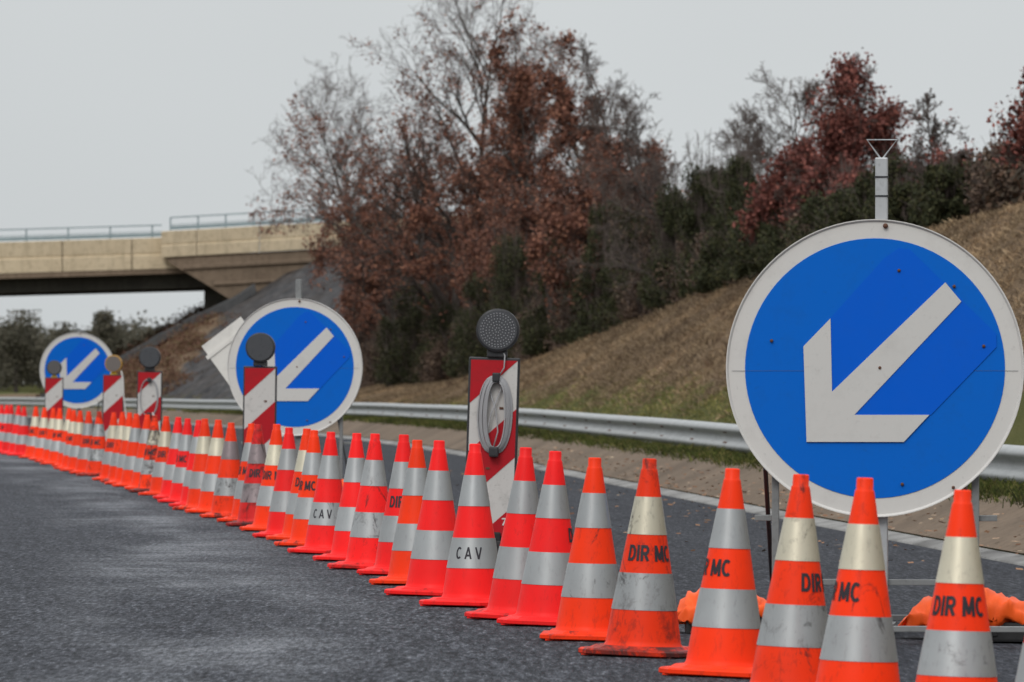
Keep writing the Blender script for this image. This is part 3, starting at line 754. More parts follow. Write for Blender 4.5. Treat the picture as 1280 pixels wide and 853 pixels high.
# loose white lead down the panel with the amber lamp
P = at(140.5, 86); bm = bmesh.new()
tube(bm, [(.13, -.02, 1.27), (.155, -.035, 1.15), (.165, -.03, .9), (.19, -.03, .7), (.205, -.03, .3), (.22, -.05, .02)], .010, 6)
o = obj('loose_cable', bm, LETTERW, smooth=True); o.location = P; tag(o, 'thin white lead hanging down beside the panel with the amber lamp', 'cable')
P = at(185.5, 103.5); bm = bmesh.new()
tube(bm, [(.05, -.03, .72), (.10, -.04, .62), (.155, -.035, .45), (.165, -.03, .2), (.16, -.05, .02)], .010, 6)
o = obj('loose_cable', bm, LETTERW, smooth=True); o.location = P; tag(o, 'thin white lead hanging from the coil on the third striped panel', 'cable')

# ================================================================== overbridge
BS = 30.0; BY = FPX/BS
def bx_(px): return (px-640)/BS
def bz_(py): return 1.0+(HOR-py)/BS
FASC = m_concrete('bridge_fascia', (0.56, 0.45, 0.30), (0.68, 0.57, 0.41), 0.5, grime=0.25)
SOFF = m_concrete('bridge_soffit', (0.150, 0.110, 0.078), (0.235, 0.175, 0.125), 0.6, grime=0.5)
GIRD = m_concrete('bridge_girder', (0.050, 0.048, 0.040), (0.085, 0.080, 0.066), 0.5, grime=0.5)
BRAIL = m_galv('bridge_rail_steel', (0.20, 0.26, 0.28), 0.3, 0.55)
bridge = thing('bridge', 'beige concrete overbridge crossing the motorway above the left side', 'bridge', (0, BY, 0))
def bpart(nm, prof_yz, x0, x1, dz0, dz1, m, bev=False, parent=bridge):
    """extrude a (y,z) profile from x0 to x1, z shifted dz0 / dz1 at the ends"""
    bm = bmesh.new(); A = [bm.verts.new((x0, y, z+dz0)) for y, z in prof_yz]; B = [bm.verts.new((x1, y, z+dz1)) for y, z in prof_yz]
    n = len(A); bm.faces.new(A); bm.faces.new(B[::-1])
    for k in range(n): bm.faces.new((A[k], B[k], B[(k+1) % n], A[(k+1) % n]))
    bmesh.ops.recalc_face_normals(bm, faces=bm.faces[:])
    return obj(nm, bm, m, parent)
SL = .030
xl = bx_(203)                       # end of the left span
def zs(x): return (x-xl)*SL
def seg(nm, prof_yz, x0, x1, m, slope, x_ref, parent=bridge): return bpart(nm, prof_yz, x0, x1, (x0-x_ref)*slope, (x1-x_ref)*slope, m, parent=parent)
zt = bz_(297)
# fascia panels of the left span, 2.9 m each
fpl = [(.0, zt), (-.16, zt-.02), (-.05, zt-.62), (-.02, zt-.66), (-.02, zt-.72), (-.07, zt-.74), (.0, zt-1.30), (.4, zt-1.30), (.4, zt)]
x = xl+.4
cuts = [bx_(v_) for v_ in (235, 165, 78, -9, -96, -183, -270, -357, -444, -700, -1000)]
for a_, b_ in zip(cuts[1:], cuts): seg('fascia_panel', fpl, a_+.02, b_-.02, FASC, SL, xl)
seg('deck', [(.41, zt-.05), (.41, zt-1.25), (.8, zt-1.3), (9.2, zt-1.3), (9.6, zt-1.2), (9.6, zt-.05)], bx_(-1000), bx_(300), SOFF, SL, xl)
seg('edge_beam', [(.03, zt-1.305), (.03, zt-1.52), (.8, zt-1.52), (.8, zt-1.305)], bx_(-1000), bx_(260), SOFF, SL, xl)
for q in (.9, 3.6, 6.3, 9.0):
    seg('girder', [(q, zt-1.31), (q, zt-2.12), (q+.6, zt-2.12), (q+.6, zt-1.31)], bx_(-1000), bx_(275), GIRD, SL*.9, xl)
# corbelled right part over the abutment
SR_ = .056; zr = bz_(290); y_ = -.75
fpr = [(y_, zr), (y_-.14, zr-.02), (y_-.05, zr-.52), (y_-.02, zr-.55), (y_-.02, zr-.60), (y_-.06, zr-.62), (y_+.02, zr-1.08), (y_+.5, zr-1.08), (y_+.5, zr)]
cr_ = [xl, bx_(247), bx_(325), bx_(403), bx_(481), bx_(559), bx_(640)]
for a_, b_ in zip(cr_, cr_[1:]): seg('fascia_panel', fpr, a_+(.0 if a_ == xl else .015), b_-.015, FASC, SR_, xl)
bm = bmesh.new()                    # tapering wing under the fascia
pts = [(xl+.12, zr-1.09), (bx_(640), zr-1.09+(bx_(640)-xl)*SR_), (bx_(640), zr-4.6), (bx_(330), bz_(392)), (bx_(290), bz_(376)), (bx_(252), bz_(352)), (bx_(214), bz_(330))]
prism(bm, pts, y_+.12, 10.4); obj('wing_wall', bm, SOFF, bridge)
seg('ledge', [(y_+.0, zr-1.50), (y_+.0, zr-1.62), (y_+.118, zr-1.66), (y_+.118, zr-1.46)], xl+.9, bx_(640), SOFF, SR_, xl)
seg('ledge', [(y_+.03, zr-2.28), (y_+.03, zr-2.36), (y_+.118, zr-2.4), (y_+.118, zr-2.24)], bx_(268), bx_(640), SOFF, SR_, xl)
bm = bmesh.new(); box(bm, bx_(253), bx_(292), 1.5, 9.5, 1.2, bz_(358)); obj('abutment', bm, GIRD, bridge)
for q in (1.2, 4, 7):
    bm = bmesh.new(); box(bm, bx_(256), bx_(268), q, q+.5, bz_(359), bz_(352)); obj('bearing', bm, GIRD, bridge)
# railings
def railing(x0, x1, step, zbase, slope, yy, h, double=False):
    root = thing('bridge_railing', 'thin grey steel railing on the left span of the overbridge' if not double else 'taller grey steel railing on the right end of the overbridge', 'railing', (x0, BY+yy, 0))
    n = int((x1-x0)/step)
    def z_(x_): return zbase+(x_-xl)*slope
    for k in range(n+1):
        xx = x0+k*step
        bm = bmesh.new(); box(bm, xx-x0-.03, xx-x0+.03, -.03, .03, z_(xx)-.02, z_(xx)+h, .004); obj('post', bm, BRAIL, root)
    for (a_, b_) in ((h-.02, h+.03), (.06, .20), (.24, .27)):
        bm = bmesh.new()
        A = [(0, z_(x0)+a_), (x1-x0, z_(x1)+a_), (x1-x0, z_(x1)+b_), (0, z_(x0)+b_)]
        prism(bm, A, -.066, -.034); obj('rail', bm, BRAIL, root)
railing(bx_(-650), bx_(202), 1.75, zt-.01, SL, .15, .52)
railing(bx_(214), bx_(620), 1.15, zr-.01, SR_, y_+.15, .56, True)

# ================================================================== vegetation
def m_leaf(name, c1, c2, c3=None):
    m, t, b = mat(name, rough=0.8, spec=0.15)
    g = N(t, 'ShaderNodeNewGeometry'); n = noise(t, 0.9, 3, coord='Object')
    r = ramp(t, g.outputs['Random Per Island'], [(0, c1), (0.6, c2), (1, c3 or c2)])
    col = mixc(t, maprange(t, n.outputs[0], 0.35, 0.65, 0, 0.6), r.outputs[0], tuple((a+b_)/2 for a, b_ in zip(c1, c2)))
    t.links.new(col, b.inputs['Base Color'])
    return m
LEAF_OAK = m_leaf('russet_oak_leaves', (0.070, 0.036, 0.028), (0.20, 0.085, 0.058), (0.36, 0.17, 0.105))
LEAF_RED = m_leaf('red_oak_leaves', (0.075, 0.030, 0.026), (0.20, 0.068, 0.055), (0.32, 0.12, 0.09))
LEAF_GRN = m_leaf('dark_evergreen_leaves', (0.020, 0.023, 0.012), (0.044, 0.048, 0.022), (0.080, 0.075, 0.032))
LEAF_BRN = m_leaf('withered_bramble_leaves', (0.050, 0.032, 0.024), (0.115, 0.078, 0.058), (0.19, 0.135, 0.095))
LEAF_FAR = m_leaf('far_wood_leaves', (0.060, 0.057, 0.042), (0.098, 0.091, 0.066), (0.125, 0.108, 0.080))
BARK, _t, _b = mat('bark', (0.075, 0.06, 0.052), 0.9, 0, 0.1)
_n = noise(_t, 6, 5); _t.links.new(mixc(_t, _n.outputs[0], (0.035, 0.029, 0.026), (0.12, 0.10, 0.09)), _b.inputs['Base Color'])
TWIG = mat('grey_twigs', (0.115, 0.092, 0.082), 0.9, 0, 0.1)[0]

def crest_s(px, v):
    a, b = 60.0, 230.0
    for _ in range(40):
        m = (a+b)/2
        if (px-640)/FPX*m-float(rail_x(m)) < v: a = m
        else: b = m
    return FPX/a
def tubes_np(segs, nside=4):
    S = np.array(segs, dtype=float)      # p0 p1 r0 r1
    p0, p1, r0, r1 = S[:, 0:3], S[:, 3:6], S[:, 6], S[:, 7]
    d = p1-p0; L = np.linalg.norm(d, axis=1, keepdims=True)+1e-9; d = d/L
    ref = np.where(np.abs(d[:, 2:3]) < .9, [[0, 0, 1.]], [[1., 0, 0]])
    a = np.cross(d, ref); a /= np.linalg.norm(a, axis=1, keepdims=True); b = np.cross(d, a)
    V = []
    for p, r in ((p0, r0), (p1, r1)):
        for k in range(nside):
            an = 2*PI*k/nside; V.append(p+(a*math.cos(an)+b*math.sin(an))*r[:, None])
    V = np.stack(V, 1).reshape(-1, 3); n = len(S); base = np.arange(n)*2*nside
    F = np.concatenate([np.stack([base+k, base+(k+1) % nside, base+nside+(k+1) % nside, base+nside+k], 1) for k in range(nside)])
    return V, F
def leaf_quads(P, size, rs, flat=0.0):
    n = len(P); A = rs.normal(size=(n, 3)); A /= np.linalg.norm(A, axis=1, keepdims=True)
    B = np.cross(A, rs.normal(size=(n, 3))); B /= np.linalg.norm(B, axis=1, keepdims=True)
    s = size*(0.5+rs.random_sample((n, 1)))
    a, b = A*s*.5, B*s*.34
    V = np.stack([P-a, P+b, P+a, P-b], 1).reshape(-1, 3)
    return V, np.arange(n*4).reshape(n, 4)
def grow(rs, H, trunk_r, spread=0.55, lean=(0, 0), nlimb=16, first=0.12, levels=4, kids=(0, 8, 6, 4), up=0.35, ratio=0.52, top_narrow=0.6):
    segs = []; tips = []
    def norm(v): return v/(np.linalg.norm(v)+1e-9)
    def br(p, d, L, r, lev, hfrac):
        n = {0: 10, 1: 7, 2: 5}.get(lev, 3); st = L/n; path = [(p, r)]
        wob = {0: .07, 1: .16, 2: .22}.get(lev, .3)
        for k in range(n):
            d = norm(d+rs.normal(size=3)*wob+np.array([0, 0, up*(.10 if lev else .04)]))
            q = p+d*st; r2 = max(r*(1-(k+1)/n*.82), .0048) if lev else max(trunk_r*(1-(k+1)/n*.9), .012)
            segs.append((*p, *q, path[-1][1], r2)); p = q; path.append((p, r2))
            if lev >= 2: tips.append((*p, lev))
        if lev >= levels: return
        nk = nlimb if lev == 0 else kids[lev] if lev < len(kids) else 3
        for c in range(nk):
            f = (first+(1-first)*((c+rs.random_sample())/nk)) if lev == 0 else .2+.8*(c+rs.random_sample())/nk
            i = min(int(f*n), n-1); t_ = f*n-i; pp = path[i][0]*(1-t_)+path[i+1][0]*t_; rr_ = path[i][1]
            dd = norm(path[min(i+1, n)][0]-path[i][0])
            an = rs.uniform(0, 2*PI); ref = norm(np.cross(dd, [math.cos(an), math.sin(an), .3]))
            ang = rs.uniform(.45, .95)*(spread/.55) if lev == 0 else rs.uniform(.35, .8)
            nd = norm(dd*math.cos(ang)+ref*math.sin(ang)+np.array([0, 0, .25*up]))
            if lev == 0: LL = L*ratio*(1-f*top_narrow)*rs.uniform(.75, 1.15)
            else: LL = L*rs.uniform(.42, .68)*(1-.35*f)
            br(pp, nd, LL, min(rr_*.62, r*.6), lev+1, f)
    br(np.array([0, 0, -.2]), norm(np.array([lean[0], lean[1], 1.0])), H+.2, trunk_r, 0, 0)
    return segs, np.array(tips)
def pn(P, s, seed):
    x, y, z = P[:, 0]/s+seed, P[:, 1]/s+seed*2, P[:, 2]/s-seed
    return (np.sin(x*2.1+np.sin(z*1.7))+np.sin(y*2.3+np.sin(x*1.3+1))+np.sin(z*2.7+np.sin(y*1.9+2)))/3
def tree(name, label, cat, px, py, s, top, kind_, seed, group, leaf=None, dens=1.0, spread=.55, lean=(0, 0), per=9, size=.11, nlimb=16, first=.12, cut=-.05, leaf_top=.72, ratio=.52, tr=None, clump=.16, zbase=None):
    X, Y = (px-640)/s, FPX/s
    z0 = gz(X, Y) if zbase is None else zbase
    Hh = 1.0+(HOR-top)/s-z0
    rs = np.random.RandomState(seed)
    segs, tips = grow(rs, Hh*.93, tr or Hh*.013+.02, spread, lean, nlimb, first, ratio=ratio)
    root = thing(name, label, cat, (X, Y, z0), group)
    S = np.array(segs); big = S[:, 6] > .012
    V, F = tubes_np(S[big], 6); np_mesh('trunk', V, F, BARK, root, smooth=True)
    V, F = tubes_np(S[~big], 3); np_mesh('twigs', V, F, TWIG, root)
    if leaf is not None:
        P = tips[:, :3]
        keep = (.55*pn(P, .62, seed % 7)+.6*pn(P, .27, seed % 5)+rs.normal(size=len(P))*.25 > cut+np.clip(P[:, 2]/Hh-leaf_top, 0, 1)*2.2) & (rs.random_sample(len(P)) < dens*(.55-.40*np.clip(P[:, 2]/Hh, 0, 1)))
        P = P[keep]
        Q = np.repeat(P, per, 0)+rs.normal(size=(len(P)*per, 3))*clump*.75
        Q = Q[Q[:, 2] > .15]
        V, F = leaf_quads(Q, size, rs); np_mesh('foliage', V, F, leaf, root)
    return root
def bush(name, label, cat, px, s, top, wpx, seed, group, leaf, n=5200, size=.085, z0=None, depth=None, twig=True, cone=False):
    X, Y = (px-640)/s, FPX/s; z0 = gz(X, Y) if z0 is None else z0
    Hh = max(.5, 1.0+(HOR-top)/s-z0); R_ = wpx/s/2; rs = np.random.RandomState(seed)
    root = thing(name, label, cat, (X, Y, z0), group)
    # sprays: many small shoots fanning out of a lumpy body
    nb = 60; cen = rs.normal(size=(nb, 3)); cen /= np.linalg.norm(cen, axis=1, keepdims=True)
    cen *= rs.random_sample((nb, 1))**.45
    hz = rs.random_sample(nb)**1.15; taper = (1-hz*.75) if cone else (1-.5*hz**2)
    cen = np.stack([cen[:, 0]*R_*taper*.85, cen[:, 1]*(depth or R_)*taper*.85, .03*Hh+hz*Hh*.86], 1)
    rad = (.13+.15*rs.random_sample(nb))*min(R_, Hh)*1.15
    idx = rs.randint(0, nb, n); d = rs.normal(size=(n, 3)); d /= np.linalg.norm(d, axis=1, keepdims=True)
    P = cen[idx]+d*(rad[idx]*(rs.random_sample(n)**.5*1.1))[:, None]*np.array([1, 1, 1.25])
    P = P[P[:, 2] > .03]
    V, F = leaf_quads(P, size, rs); np_mesh('foliage', V, F, leaf, root)
    segs = []
    for k in range(70 if twig else 14):
        c = cen[rs.randint(nb)]; a = np.array([c[0]*.25, c[1]*.25, -.05]); mid = (a+c)/2+rs.normal(size=3)*.12*R_; tip = c+(c-mid)*.5+np.array([0, 0, .12*Hh*rs.random_sample()])
        segs += [(*a, *mid, .02, .012), (*mid, *c, .012, .008), (*c, *tip, .008, .003)]
        for q in range(4):
            e_ = c+rs.normal(size=3)*.22*min(R_, Hh)+np.array([0, 0, .1*Hh]); segs.append((*mid, *e_, .006, .003))
    V, F = tubes_np(segs, 3); np_mesh('stems', V, F, TWIG, root)
    return root
GT = 'trees on the embankment'
OAK = LEAF_OAK
# big russet oaks, from the left
def T(name, label, px, py, s_, top, seed, leaf=OAK, cut=.0, lt=.5, spread=.6, lean=0, per=6, size=.085, nl=22, first=.08, ratio=.55, clump=.12, dens=1.0):
    s_ = crest_s(px, 6.6+1.4*((seed*37 % 10)/10))
    tree(name, label, 'tree', px, py, s_, top, 'x', seed, GT, leaf, dens, spread, (lean, 0), per, size, nl, first, cut, lt, ratio, clump=clump)
T('oak_tree', 'sparse oak leaning left over the bridge end, leftmost tree of the embankment', 520, 470, 44, 118, 11, cut=.0, lt=.55, dens=1.1, spread=.8, lean=-.27, nl=17, first=.46, ratio=.62, per=5)
T('oak_tree', 'tallest oak with bare upper twigs and russet lower leaves, behind the middle sign', 560, 460, 47, -6, 23, cut=-.15, lt=.62, dens=1.3, spread=.72, ratio=.62, nl=26, per=6)
T('oak_tree', 'bushy russet oak with leaves down to the ground, right of the middle sign', 528, 460, 50, 205, 31, cut=-.12, lt=.7, spread=.8, lean=-.04, ratio=.62, first=.04, per=9, dens=1.5)
T('oak_tree', 'russet oak with a twiggy forked top, above the dotted black lamp', 630, 430, 50, 178, 37, dens=1.4, cut=-.12, lt=.75, spread=.66, ratio=.56, per=8)
T('oak_tree', 'upright oak with leafy russet crown tip, second tallest of the embankment', 692, 420, 52, 34, 41, cut=.0, lt=.97, dens=1.5, spread=.38, ratio=.30, nl=20, per=6, first=.1)
T('oak_tree', 'slender oak with leaf tufts on its bare top, left of the bare tree', 738, 400, 54, 38, 43, cut=.12, lt=.97, dens=1.5, spread=.34, ratio=.26, nl=16, per=8)
T('bare_tree', 'tall leafless tree with fine ascending branches, right of the two upright oaks', 795, 390, 56, 58, 47, leaf=None, spread=.40, lean=-.02, nl=17, first=.22, ratio=.30)
T('oak_tree', 'low russet oak at the foot of the bare tree', 765, 380, 60, 215, 53, dens=1.4, cut=-.1, lt=.8, spread=.7, ratio=.6, per=7)
T('bare_tree', 'leafless grey tree with spreading top above the dark green bushes', 870, 360, 60, 118, 59, leaf=LEAF_BRN, cut=.5, lt=.5, spread=.6, nl=24, ratio=.5, per=4, size=.06)
T('bare_tree', 'small leafless tree left of the red oak', 930, 330, 66, 160, 61, leaf=LEAF_BRN, cut=.5, lt=.5, spread=.62, nl=22, ratio=.5, per=4, size=.06)
T('bare_tree', 'small leafless tree close behind the left side of the red oak', 984, 320, 70, 118, 67, leaf=None, spread=.6, nl=22, first=.15)
T('red_oak', 'broad dark red oak rising behind the big blue sign', 1058, 290, 74, 98, 71, leaf=LEAF_RED, cut=-.02, lt=.95, spread=.62, ratio=.52, size=.075, per=8, first=.06)
T('red_oak', 'small red oak left of the mast above the big sign', 1000, 300, 76, 200, 73, leaf=LEAF_RED, cut=.0, lt=.95, spread=.7, ratio=.6, size=.075, per=8, nl=18, first=.05)
T('bare_tree', 'small leafless tree right of the mast above the big sign', 1183, 270, 84, 130, 79, leaf=LEAF_RED, cut=.4, lt=.6, spread=.5, nl=20, ratio=.45, per=4, size=.06)
T('red_oak', 'dark red oak cut off by the right edge of the picture', 1288, 262, 84, 98, 83, leaf=LEAF_RED, cut=.10, lt=.95, spread=.62, ratio=.55, size=.075, per=7, first=.06)
T('red_oak', 'low red bushy oak at the hill crest near the right edge', 1222, 262, 86, 200, 89, leaf=LEAF_RED, cut=.02, lt=.9, spread=.7, ratio=.6, size=.07, per=7, nl=18, first=.04)
T('oak_tree', 'shorter russet oak between the bare trees and green bushes', 835, 380, 58, 175, 97, dens=1.3, cut=.0, lt=.8, spread=.55, ratio=.5, nl=20, per=6)
# dark green and withered bushes along the crest
GB = 'bushes along the crest of the embankment'
rb = random.Random(21)
BUSH = [ # px, s, top, width, leaf, cone
 (510, 47, 400, 100, 'g', 0), (480, 45, 400, 70, 'b', 0), (640, 58, 290, 90, 'g', 0), (760, 64, 240, 90, 'g', 0), (560, 49, 380, 110, 'g', 0), (610, 52, 330, 110, 'g', 0), (655, 54, 345, 100, 'b', 0),
 (700, 56, 300, 100, 'g', 1), (742, 58, 292, 80, 'g', 1), (780, 60, 285, 90, 'g', 0), (820, 60, 262, 80, 'b', 0), (845, 62, 238, 110, 'g', 1), (885, 62, 200, 120, 'g', 1), (925, 64, 192, 110, 'g', 1),
 (962, 68, 240, 70, 'g', 0), (905, 70, 290, 100, 'b', 0), (1020, 74, 245, 90, 'b', 0), (1100, 80, 210, 90, 'g', 0), (1140, 82, 196, 80, 'b', 0), (1175, 84, 205, 70, 'g', 0), (1210, 86, 215, 80, 'b', 0), (1252, 88, 215, 80, 'b', 0),
 (1062, 78, 240, 80, 'g', 0), (725, 60, 335, 90, 'b', 0), (585, 51, 400, 80, 'b', 0), (548, 48, 425, 60, 'b', 0), (865, 66, 300, 80, 'g', 0), (940, 72, 280, 70, 'b', 0), (1000, 74, 270, 60, 'g', 0)]
for (px_, top_, w_) in ((455, 300, 95), (505, 262, 120), (560, 240, 120), (612, 245, 120), (665, 262, 110), (715, 262, 100), (775, 300, 80), (600, 330, 110), (530, 350, 100), (1010, 225, 80), (1058, 215, 80), (1030, 262, 60)):
    BUSH.append((px_, 50, top_, w_, 'r', 0))
for k in range(46):
    Y = 88+k*2.05; s_ = FPX/Y; X = float(rail_x(Y))+rb.uniform(5.6, 6.6)
    if Y > 176: continue
    g_ = gz(X, Y); px_ = 640+X*s_; hh_ = rb.uniform(.8, 1.7)*(1.0 if Y > 118 else .65)
    if px_ > 1300: continue
    BUSH.append((px_, s_, HOR-(g_+hh_-1.0)*s_, rb.uniform(1.2, 2.0)*s_, rb.choice('gggbb' if px_ < 960 else 'gbbb'), rb.choice((0, 0, 1))))
for (px_, s_, top_, w_) in ((640, 55, 270, 90), (690, 57, 262, 90), (735, 60, 262, 90), (790, 62, 255, 90), (840, 64, 225, 95), (885, 65, 195, 90), (925, 66, 185, 80), (960, 70, 225, 70), (1120, 84, 195, 90), (470, 45, 330, 90), (515, 47, 340, 90)):
    BUSH.append((px_, s_*.97, top_+rb.uniform(-6, 6), w_*1.1, 'g' if px_ > 600 or px_ > 500 else 'b', rb.choice((0, 1))))
for (px_, s_, top_, w_, l_) in ((478, 46.5, 425, 70, 'b'), (512, 48, 405, 80, 'g'), (548, 50.5, 400, 80, 'b'), (590, 53, 385, 80, 'g'), (440, 44, 415, 60, 'b')):
    BUSH.append((px_, s_, top_, w_, l_, 0))
BUSH.sort()
ng = {'g': 0, 'b': 0, 'r': 0}
for i, (px, s, top, wp, lf, cn_) in enumerate(BUSH):
    ng[lf] += 1
    lab = ('dark green %s bush, %s dark green one from the left along the crest' % ('pointed' if cn_ else 'rounded', ordn(ng[lf]))) if lf == 'g' else \
          'withered brown bush, %s brown one from the left along the crest' % ordn(ng[lf])
    if lf == 'r': lab = 'russet leaved bushy thicket, %s russet one from the left along the crest' % ordn(ng['r'])
    v0 = 6.1+.5*((i*29) % 10)/10+(1.1 if lf == 'r' else .8 if lf == 'b' and top < 260 else .1); s2 = crest_s(px, v0); wp = wp*1.0; s = s2
    bush({'g': 'evergreen_bush', 'b': 'withered_bush', 'r': 'russet_bush'}[lf], lab, 'bush', px, s, top, wp, 200+i, GB, {'g': LEAF_GRN, 'b': LEAF_BRN, 'r': LEAF_OAK if px < 900 else LEAF_RED}[lf],
         n={'g': 24000, 'b': 6000, 'r': 8500}[lf], size={'g': .052, 'b': .06, 'r': .085}[lf], cone=bool(cn_), depth=1.3)
# dense understorey behind: reads as one dark mass
rs = np.random.RandomState(5); P = []
for k in range(520):
    Y = rs.uniform(88, 196); v = rs.uniform(7.2, 16); X = float(rail_x(Y))+v
    z = gz(X, Y); hh = rs.uniform(1.0, 2.3)*np.interp(Y, [88, 110, 135, 195], [.35, .55, 1.1, 1.9]); n = 420
    d = np.clip(rs.normal(size=(n, 3)), -1.5, 1.5)*np.array([.55, .55, .33*hh]); P.append(d+np.array([X, Y, z+hh*.5]))
P = np.concatenate(P); V, F = leaf_quads(P, .11, rs)
kind(np_mesh('thicket', V, F, m_leaf('thicket_leaves', (0.022, 0.020, 0.014), (0.070, 0.050, 0.034), (0.12, 0.065, 0.042))), 'stuff')
# scrub on the far fill
P = []
for k in range(1500):
    Y = rs.uniform(232, 276); X = float(fill_toe(Y))+rs.uniform(.6, 13.5)
    if X > -12.0+rs.normal()*.5: continue
    n = 70; d = rs.normal(size=(n, 3))*np.array([.30, .30, .07]); P.append(d+np.array([X, Y, gz(X, Y)+.1]))
P = np.concatenate(P); V, F = leaf_quads(P, .085, rs)
kind(np_mesh('scrub', V, F, m_leaf('scrub_leaves', (0.07, 0.038, 0.026), (0.15, 0.075, 0.050), (0.13, 0.12, 0.05))), 'stuff')
# dark drain channel running up the edge of the fill
bm = bmesh.new(); prev = None
for k in range(30):
    t_ = k/29; Y = 268-3*t_; X = float(fill_toe(Y))+.3+t_*8.6; z = gz(X, Y)
    ring = [bm.verts.new((X+dx, Y+dy, z+dz)) for dx, dy, dz in ((-.0, -.55, .02), (-.05, -.5, .34), (-.1, .0, .42), (-.1, .5, .34), (0, .55, .0))]
    if prev:
        for i in range(4): bm.faces.new((prev[i], prev[i+1], ring[i+1], ring[i]))
    prev = ring
o = obj('drain_channel', bm, m_concrete('dark_concrete', (.045, .045, .047), (.09, .09, .09), 1.0)); tag(o, 'dark drainage channel climbing the fill to the bridge end', 'drain')

# grass: blades in tufts
def grass(name, m, n, yr, vr, h, seed, width=.012, blades=5, spreadr=.09, test=None, lean=.45):
    rs = np.random.RandomState(seed)
    Y = rs.uniform(0, 1, n)**1.0*(yr[1]-yr[0])+yr[0]; v = rs.uniform(vr[0], vr[1], n); X = rail_x(Y)+v
    hh = h*(.45+.9*rs.random_sample(n))*(1+.45*vnoise(X, Y, 1.4, seed))
    if test is not None:
        k = test(X, Y, v, rs); X, Y, hh = X[k], Y[k], hh[k]
    Z = ground(X, Y)
    X, Y, Z, hh = [np.repeat(a, blades) for a in (X, Y, Z, hh)]; n = len(X)
    X = X+rs.normal(size=n)*spreadr; Y = Y+rs.normal(size=n)*spreadr
    an = rs.uniform(0, 2*PI, n); dx, dy = np.cos(an)*width/2, np.sin(an)*width/2
    lx, ly = rs.normal(size=n)*lean*hh, rs.normal(size=n)*lean*hh
    hh = hh*(.6+.6*rs.random_sample(n)); Z = Z-.02
    V = np.stack([np.stack([X-dx, Y-dy, Z], 1), np.stack([X+dx, Y+dy, Z], 1), np.stack([X+lx*.4+dx*.7, Y+ly*.4+dy*.7, Z+hh*.6], 1), np.stack([X+lx, Y+ly, Z+hh], 1)], 1).reshape(-1, 3)
    return kind(np_mesh(name, V, np.arange(n*4).reshape(n, 4), m), 'stuff')
def m_grass(name, c1, c2, c3):
    m, t, b = mat(name, rough=0.85, spec=0.15)
    g = N(t, 'ShaderNodeNewGeometry'); n = noise(t, 0.55, 4, coord='Object')
    r = ramp(t, g.outputs['Random Per Island'], [(0, c1), (0.55, c2), (1, c3)])
    col = mixc(t, 1.0, r.outputs[0], ramp(t, n.outputs[0], [(.34, (.52, .50, .50)), (.5, (1, 1, .96)), (.66, (1.5, 1.42, 1.3))]).outputs[0], 'MULTIPLY')
    t.links.new(col, b.inputs['Base Color']); return m
DRYG = m_grass('dry_grass_blades', (0.12, 0.085, 0.056), (0.22, 0.158, 0.102), (0.32, 0.24, 0.155))
GRNG = m_grass('green_grass_blades', (0.065, 0.070, 0.018), (0.15, 0.148, 0.042), (0.28, 0.24, 0.10))
VRG = m_grass('verge_grass_blades', (0.022, 0.030, 0.008), (0.060, 0.075, 0.016), (0.13, 0.11, 0.045))
grass('dry_grass', DRYG, 170000, (70, 200), (1.9, 8.5), .060, 1, .010, 4, .10, lean=.8, test=lambda X, Y, v, rs: (rs.random_sample(len(X)) < ss(2.3, 3.4, v+.6*vnoise(X, Y, 2.5)))
      )
grass('green_grass', GRNG, 60000, (70, 235), (.25, 4.8), .05, 2, .010, 4, lean=.7, test=lambda X, Y, v, rs: (rs.random_sample(len(X)) < 1-ss(2.5, 3.6, v+.6*vnoise(X, Y, 2.5))))
grass('verge_grass', VRG, 60000, (38, 190), (-.98, .35), .085, 3, .009, 5, .05)
# dry weed stalks standing on the slope
grass('weed_stalks', m_grass('weed_stalk', (0.05, 0.03, 0.022), (0.10, 0.065, 0.045), (0.16, 0.11, 0.07)), 1500, (75, 175), (3.2, 6.5), .16, 9, .012, 8, .10, lean=.4,
      test=lambda X, Y, v, rs: vnoise(X, Y, 1.3, 4) > .25)

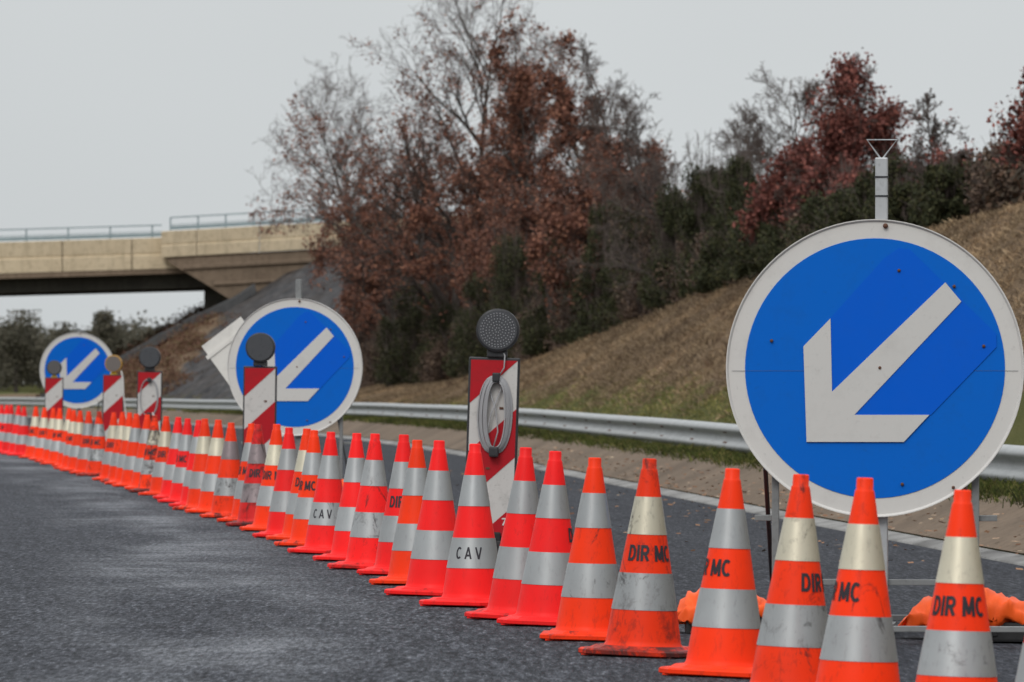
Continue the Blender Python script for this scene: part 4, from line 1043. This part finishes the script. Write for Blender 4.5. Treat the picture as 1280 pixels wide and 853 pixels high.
# far wood on the left
rs = np.random.RandomState(77); P = []
def far_tree_pts(rs, X, Y, h, wd, n):
    z = gz(X, Y); nb = 16; c = rs.normal(size=(nb, 3)); c /= np.linalg.norm(c, axis=1, keepdims=True); c *= rs.random_sample((nb, 1))**.5
    hz = c[:, 2]*.5+.5
    cen = np.stack([c[:, 0]*wd*.5*(1.1-.7*hz), c[:, 1]*wd*.5*(1.1-.7*hz), h*(.12+.78*hz)], 1)
    i = rs.randint(0, nb, n); d = np.clip(rs.normal(size=(n, 3)), -1.7, 1.7)*wd*.12
    return cen[i]+d, (X, Y, z)
for k in range(430):
    Y = rs.uniform(590, 800); px = rs.uniform(-150, 420); X = (px-640)/(FPX/Y)
    h = rs.uniform(5.0, 7.0)*(1+.1*math.sin(px*.05)); pts, c = far_tree_pts(rs, X, Y, h, rs.uniform(4.5, 8), 900)
    P.append(pts+np.array(c))
P = np.concatenate(P); V, F = leaf_quads(P, .34, rs)
kind(np_mesh('distant_wood', V, F, LEAF_FAR), 'stuff')
for px, top, h_, wd, lab in ((133, 371, 0, 3.6, 'tallest distant tree under the bridge span, a dark pointed crown'), (20, 378, 0, 6, 'broad dark distant tree under the bridge at the left edge'),
                        (80, 392, 0, 4.6, 'low distant tree between the two darker ones under the bridge'), (187, 400, 0, 5, 'low distant tree right of the tallest one under the bridge')):
    Y = 575; X = (px-640)/(FPX/Y); z0 = gz(X, Y); h_ = 1+(HOR-top)/(FPX/Y)-z0
    root = thing('distant_tree', lab, 'tree', (X, Y, z0), 'distant trees seen under the bridge')
    pts, c = far_tree_pts(rs, X, Y, h_, wd, 6000); V, F = leaf_quads(pts, .24, rs); np_mesh('crown', V, F, LEAF_FAR, root)
    V, F = tubes_np([(0, 0, -.3, 0, 0, h_*.5, .22, .14), (0, 0, h_*.5, 0, 0, h_*.9, .14, .04)], 6); np_mesh('trunk', V, F, BARK, root)

# litter of fallen leaves on the asphalt by the gutter
rs = np.random.RandomState(12); n = 260
Y = rs.uniform(38, 80, n); X = rail_x(Y)+FOOT-.1-np.abs(rs.normal(size=n))*1.1
n2 = 700; Y2 = rs.uniform(38, 90, n2); X2 = rail_x(Y2)+rs.uniform(-1.66, -1.2, n2)
P = np.stack([np.r_[X, X2], np.r_[Y, Y2], np.r_[road_z(X)+.012, ground(X2, Y2)+.05]], 1)
V, F = leaf_quads(P, .055, rs); V[:, 2] = np.repeat(P[:, 2], 4)+(V[:, 2]-np.repeat(P[:, 2], 4))*.25
kind(np_mesh('fallen_leaves', V, F, m_leaf('fallen_leaf', (0.10, 0.045, 0.025), (0.30, 0.17, 0.10), (0.42, 0.34, 0.24))), 'stuff')
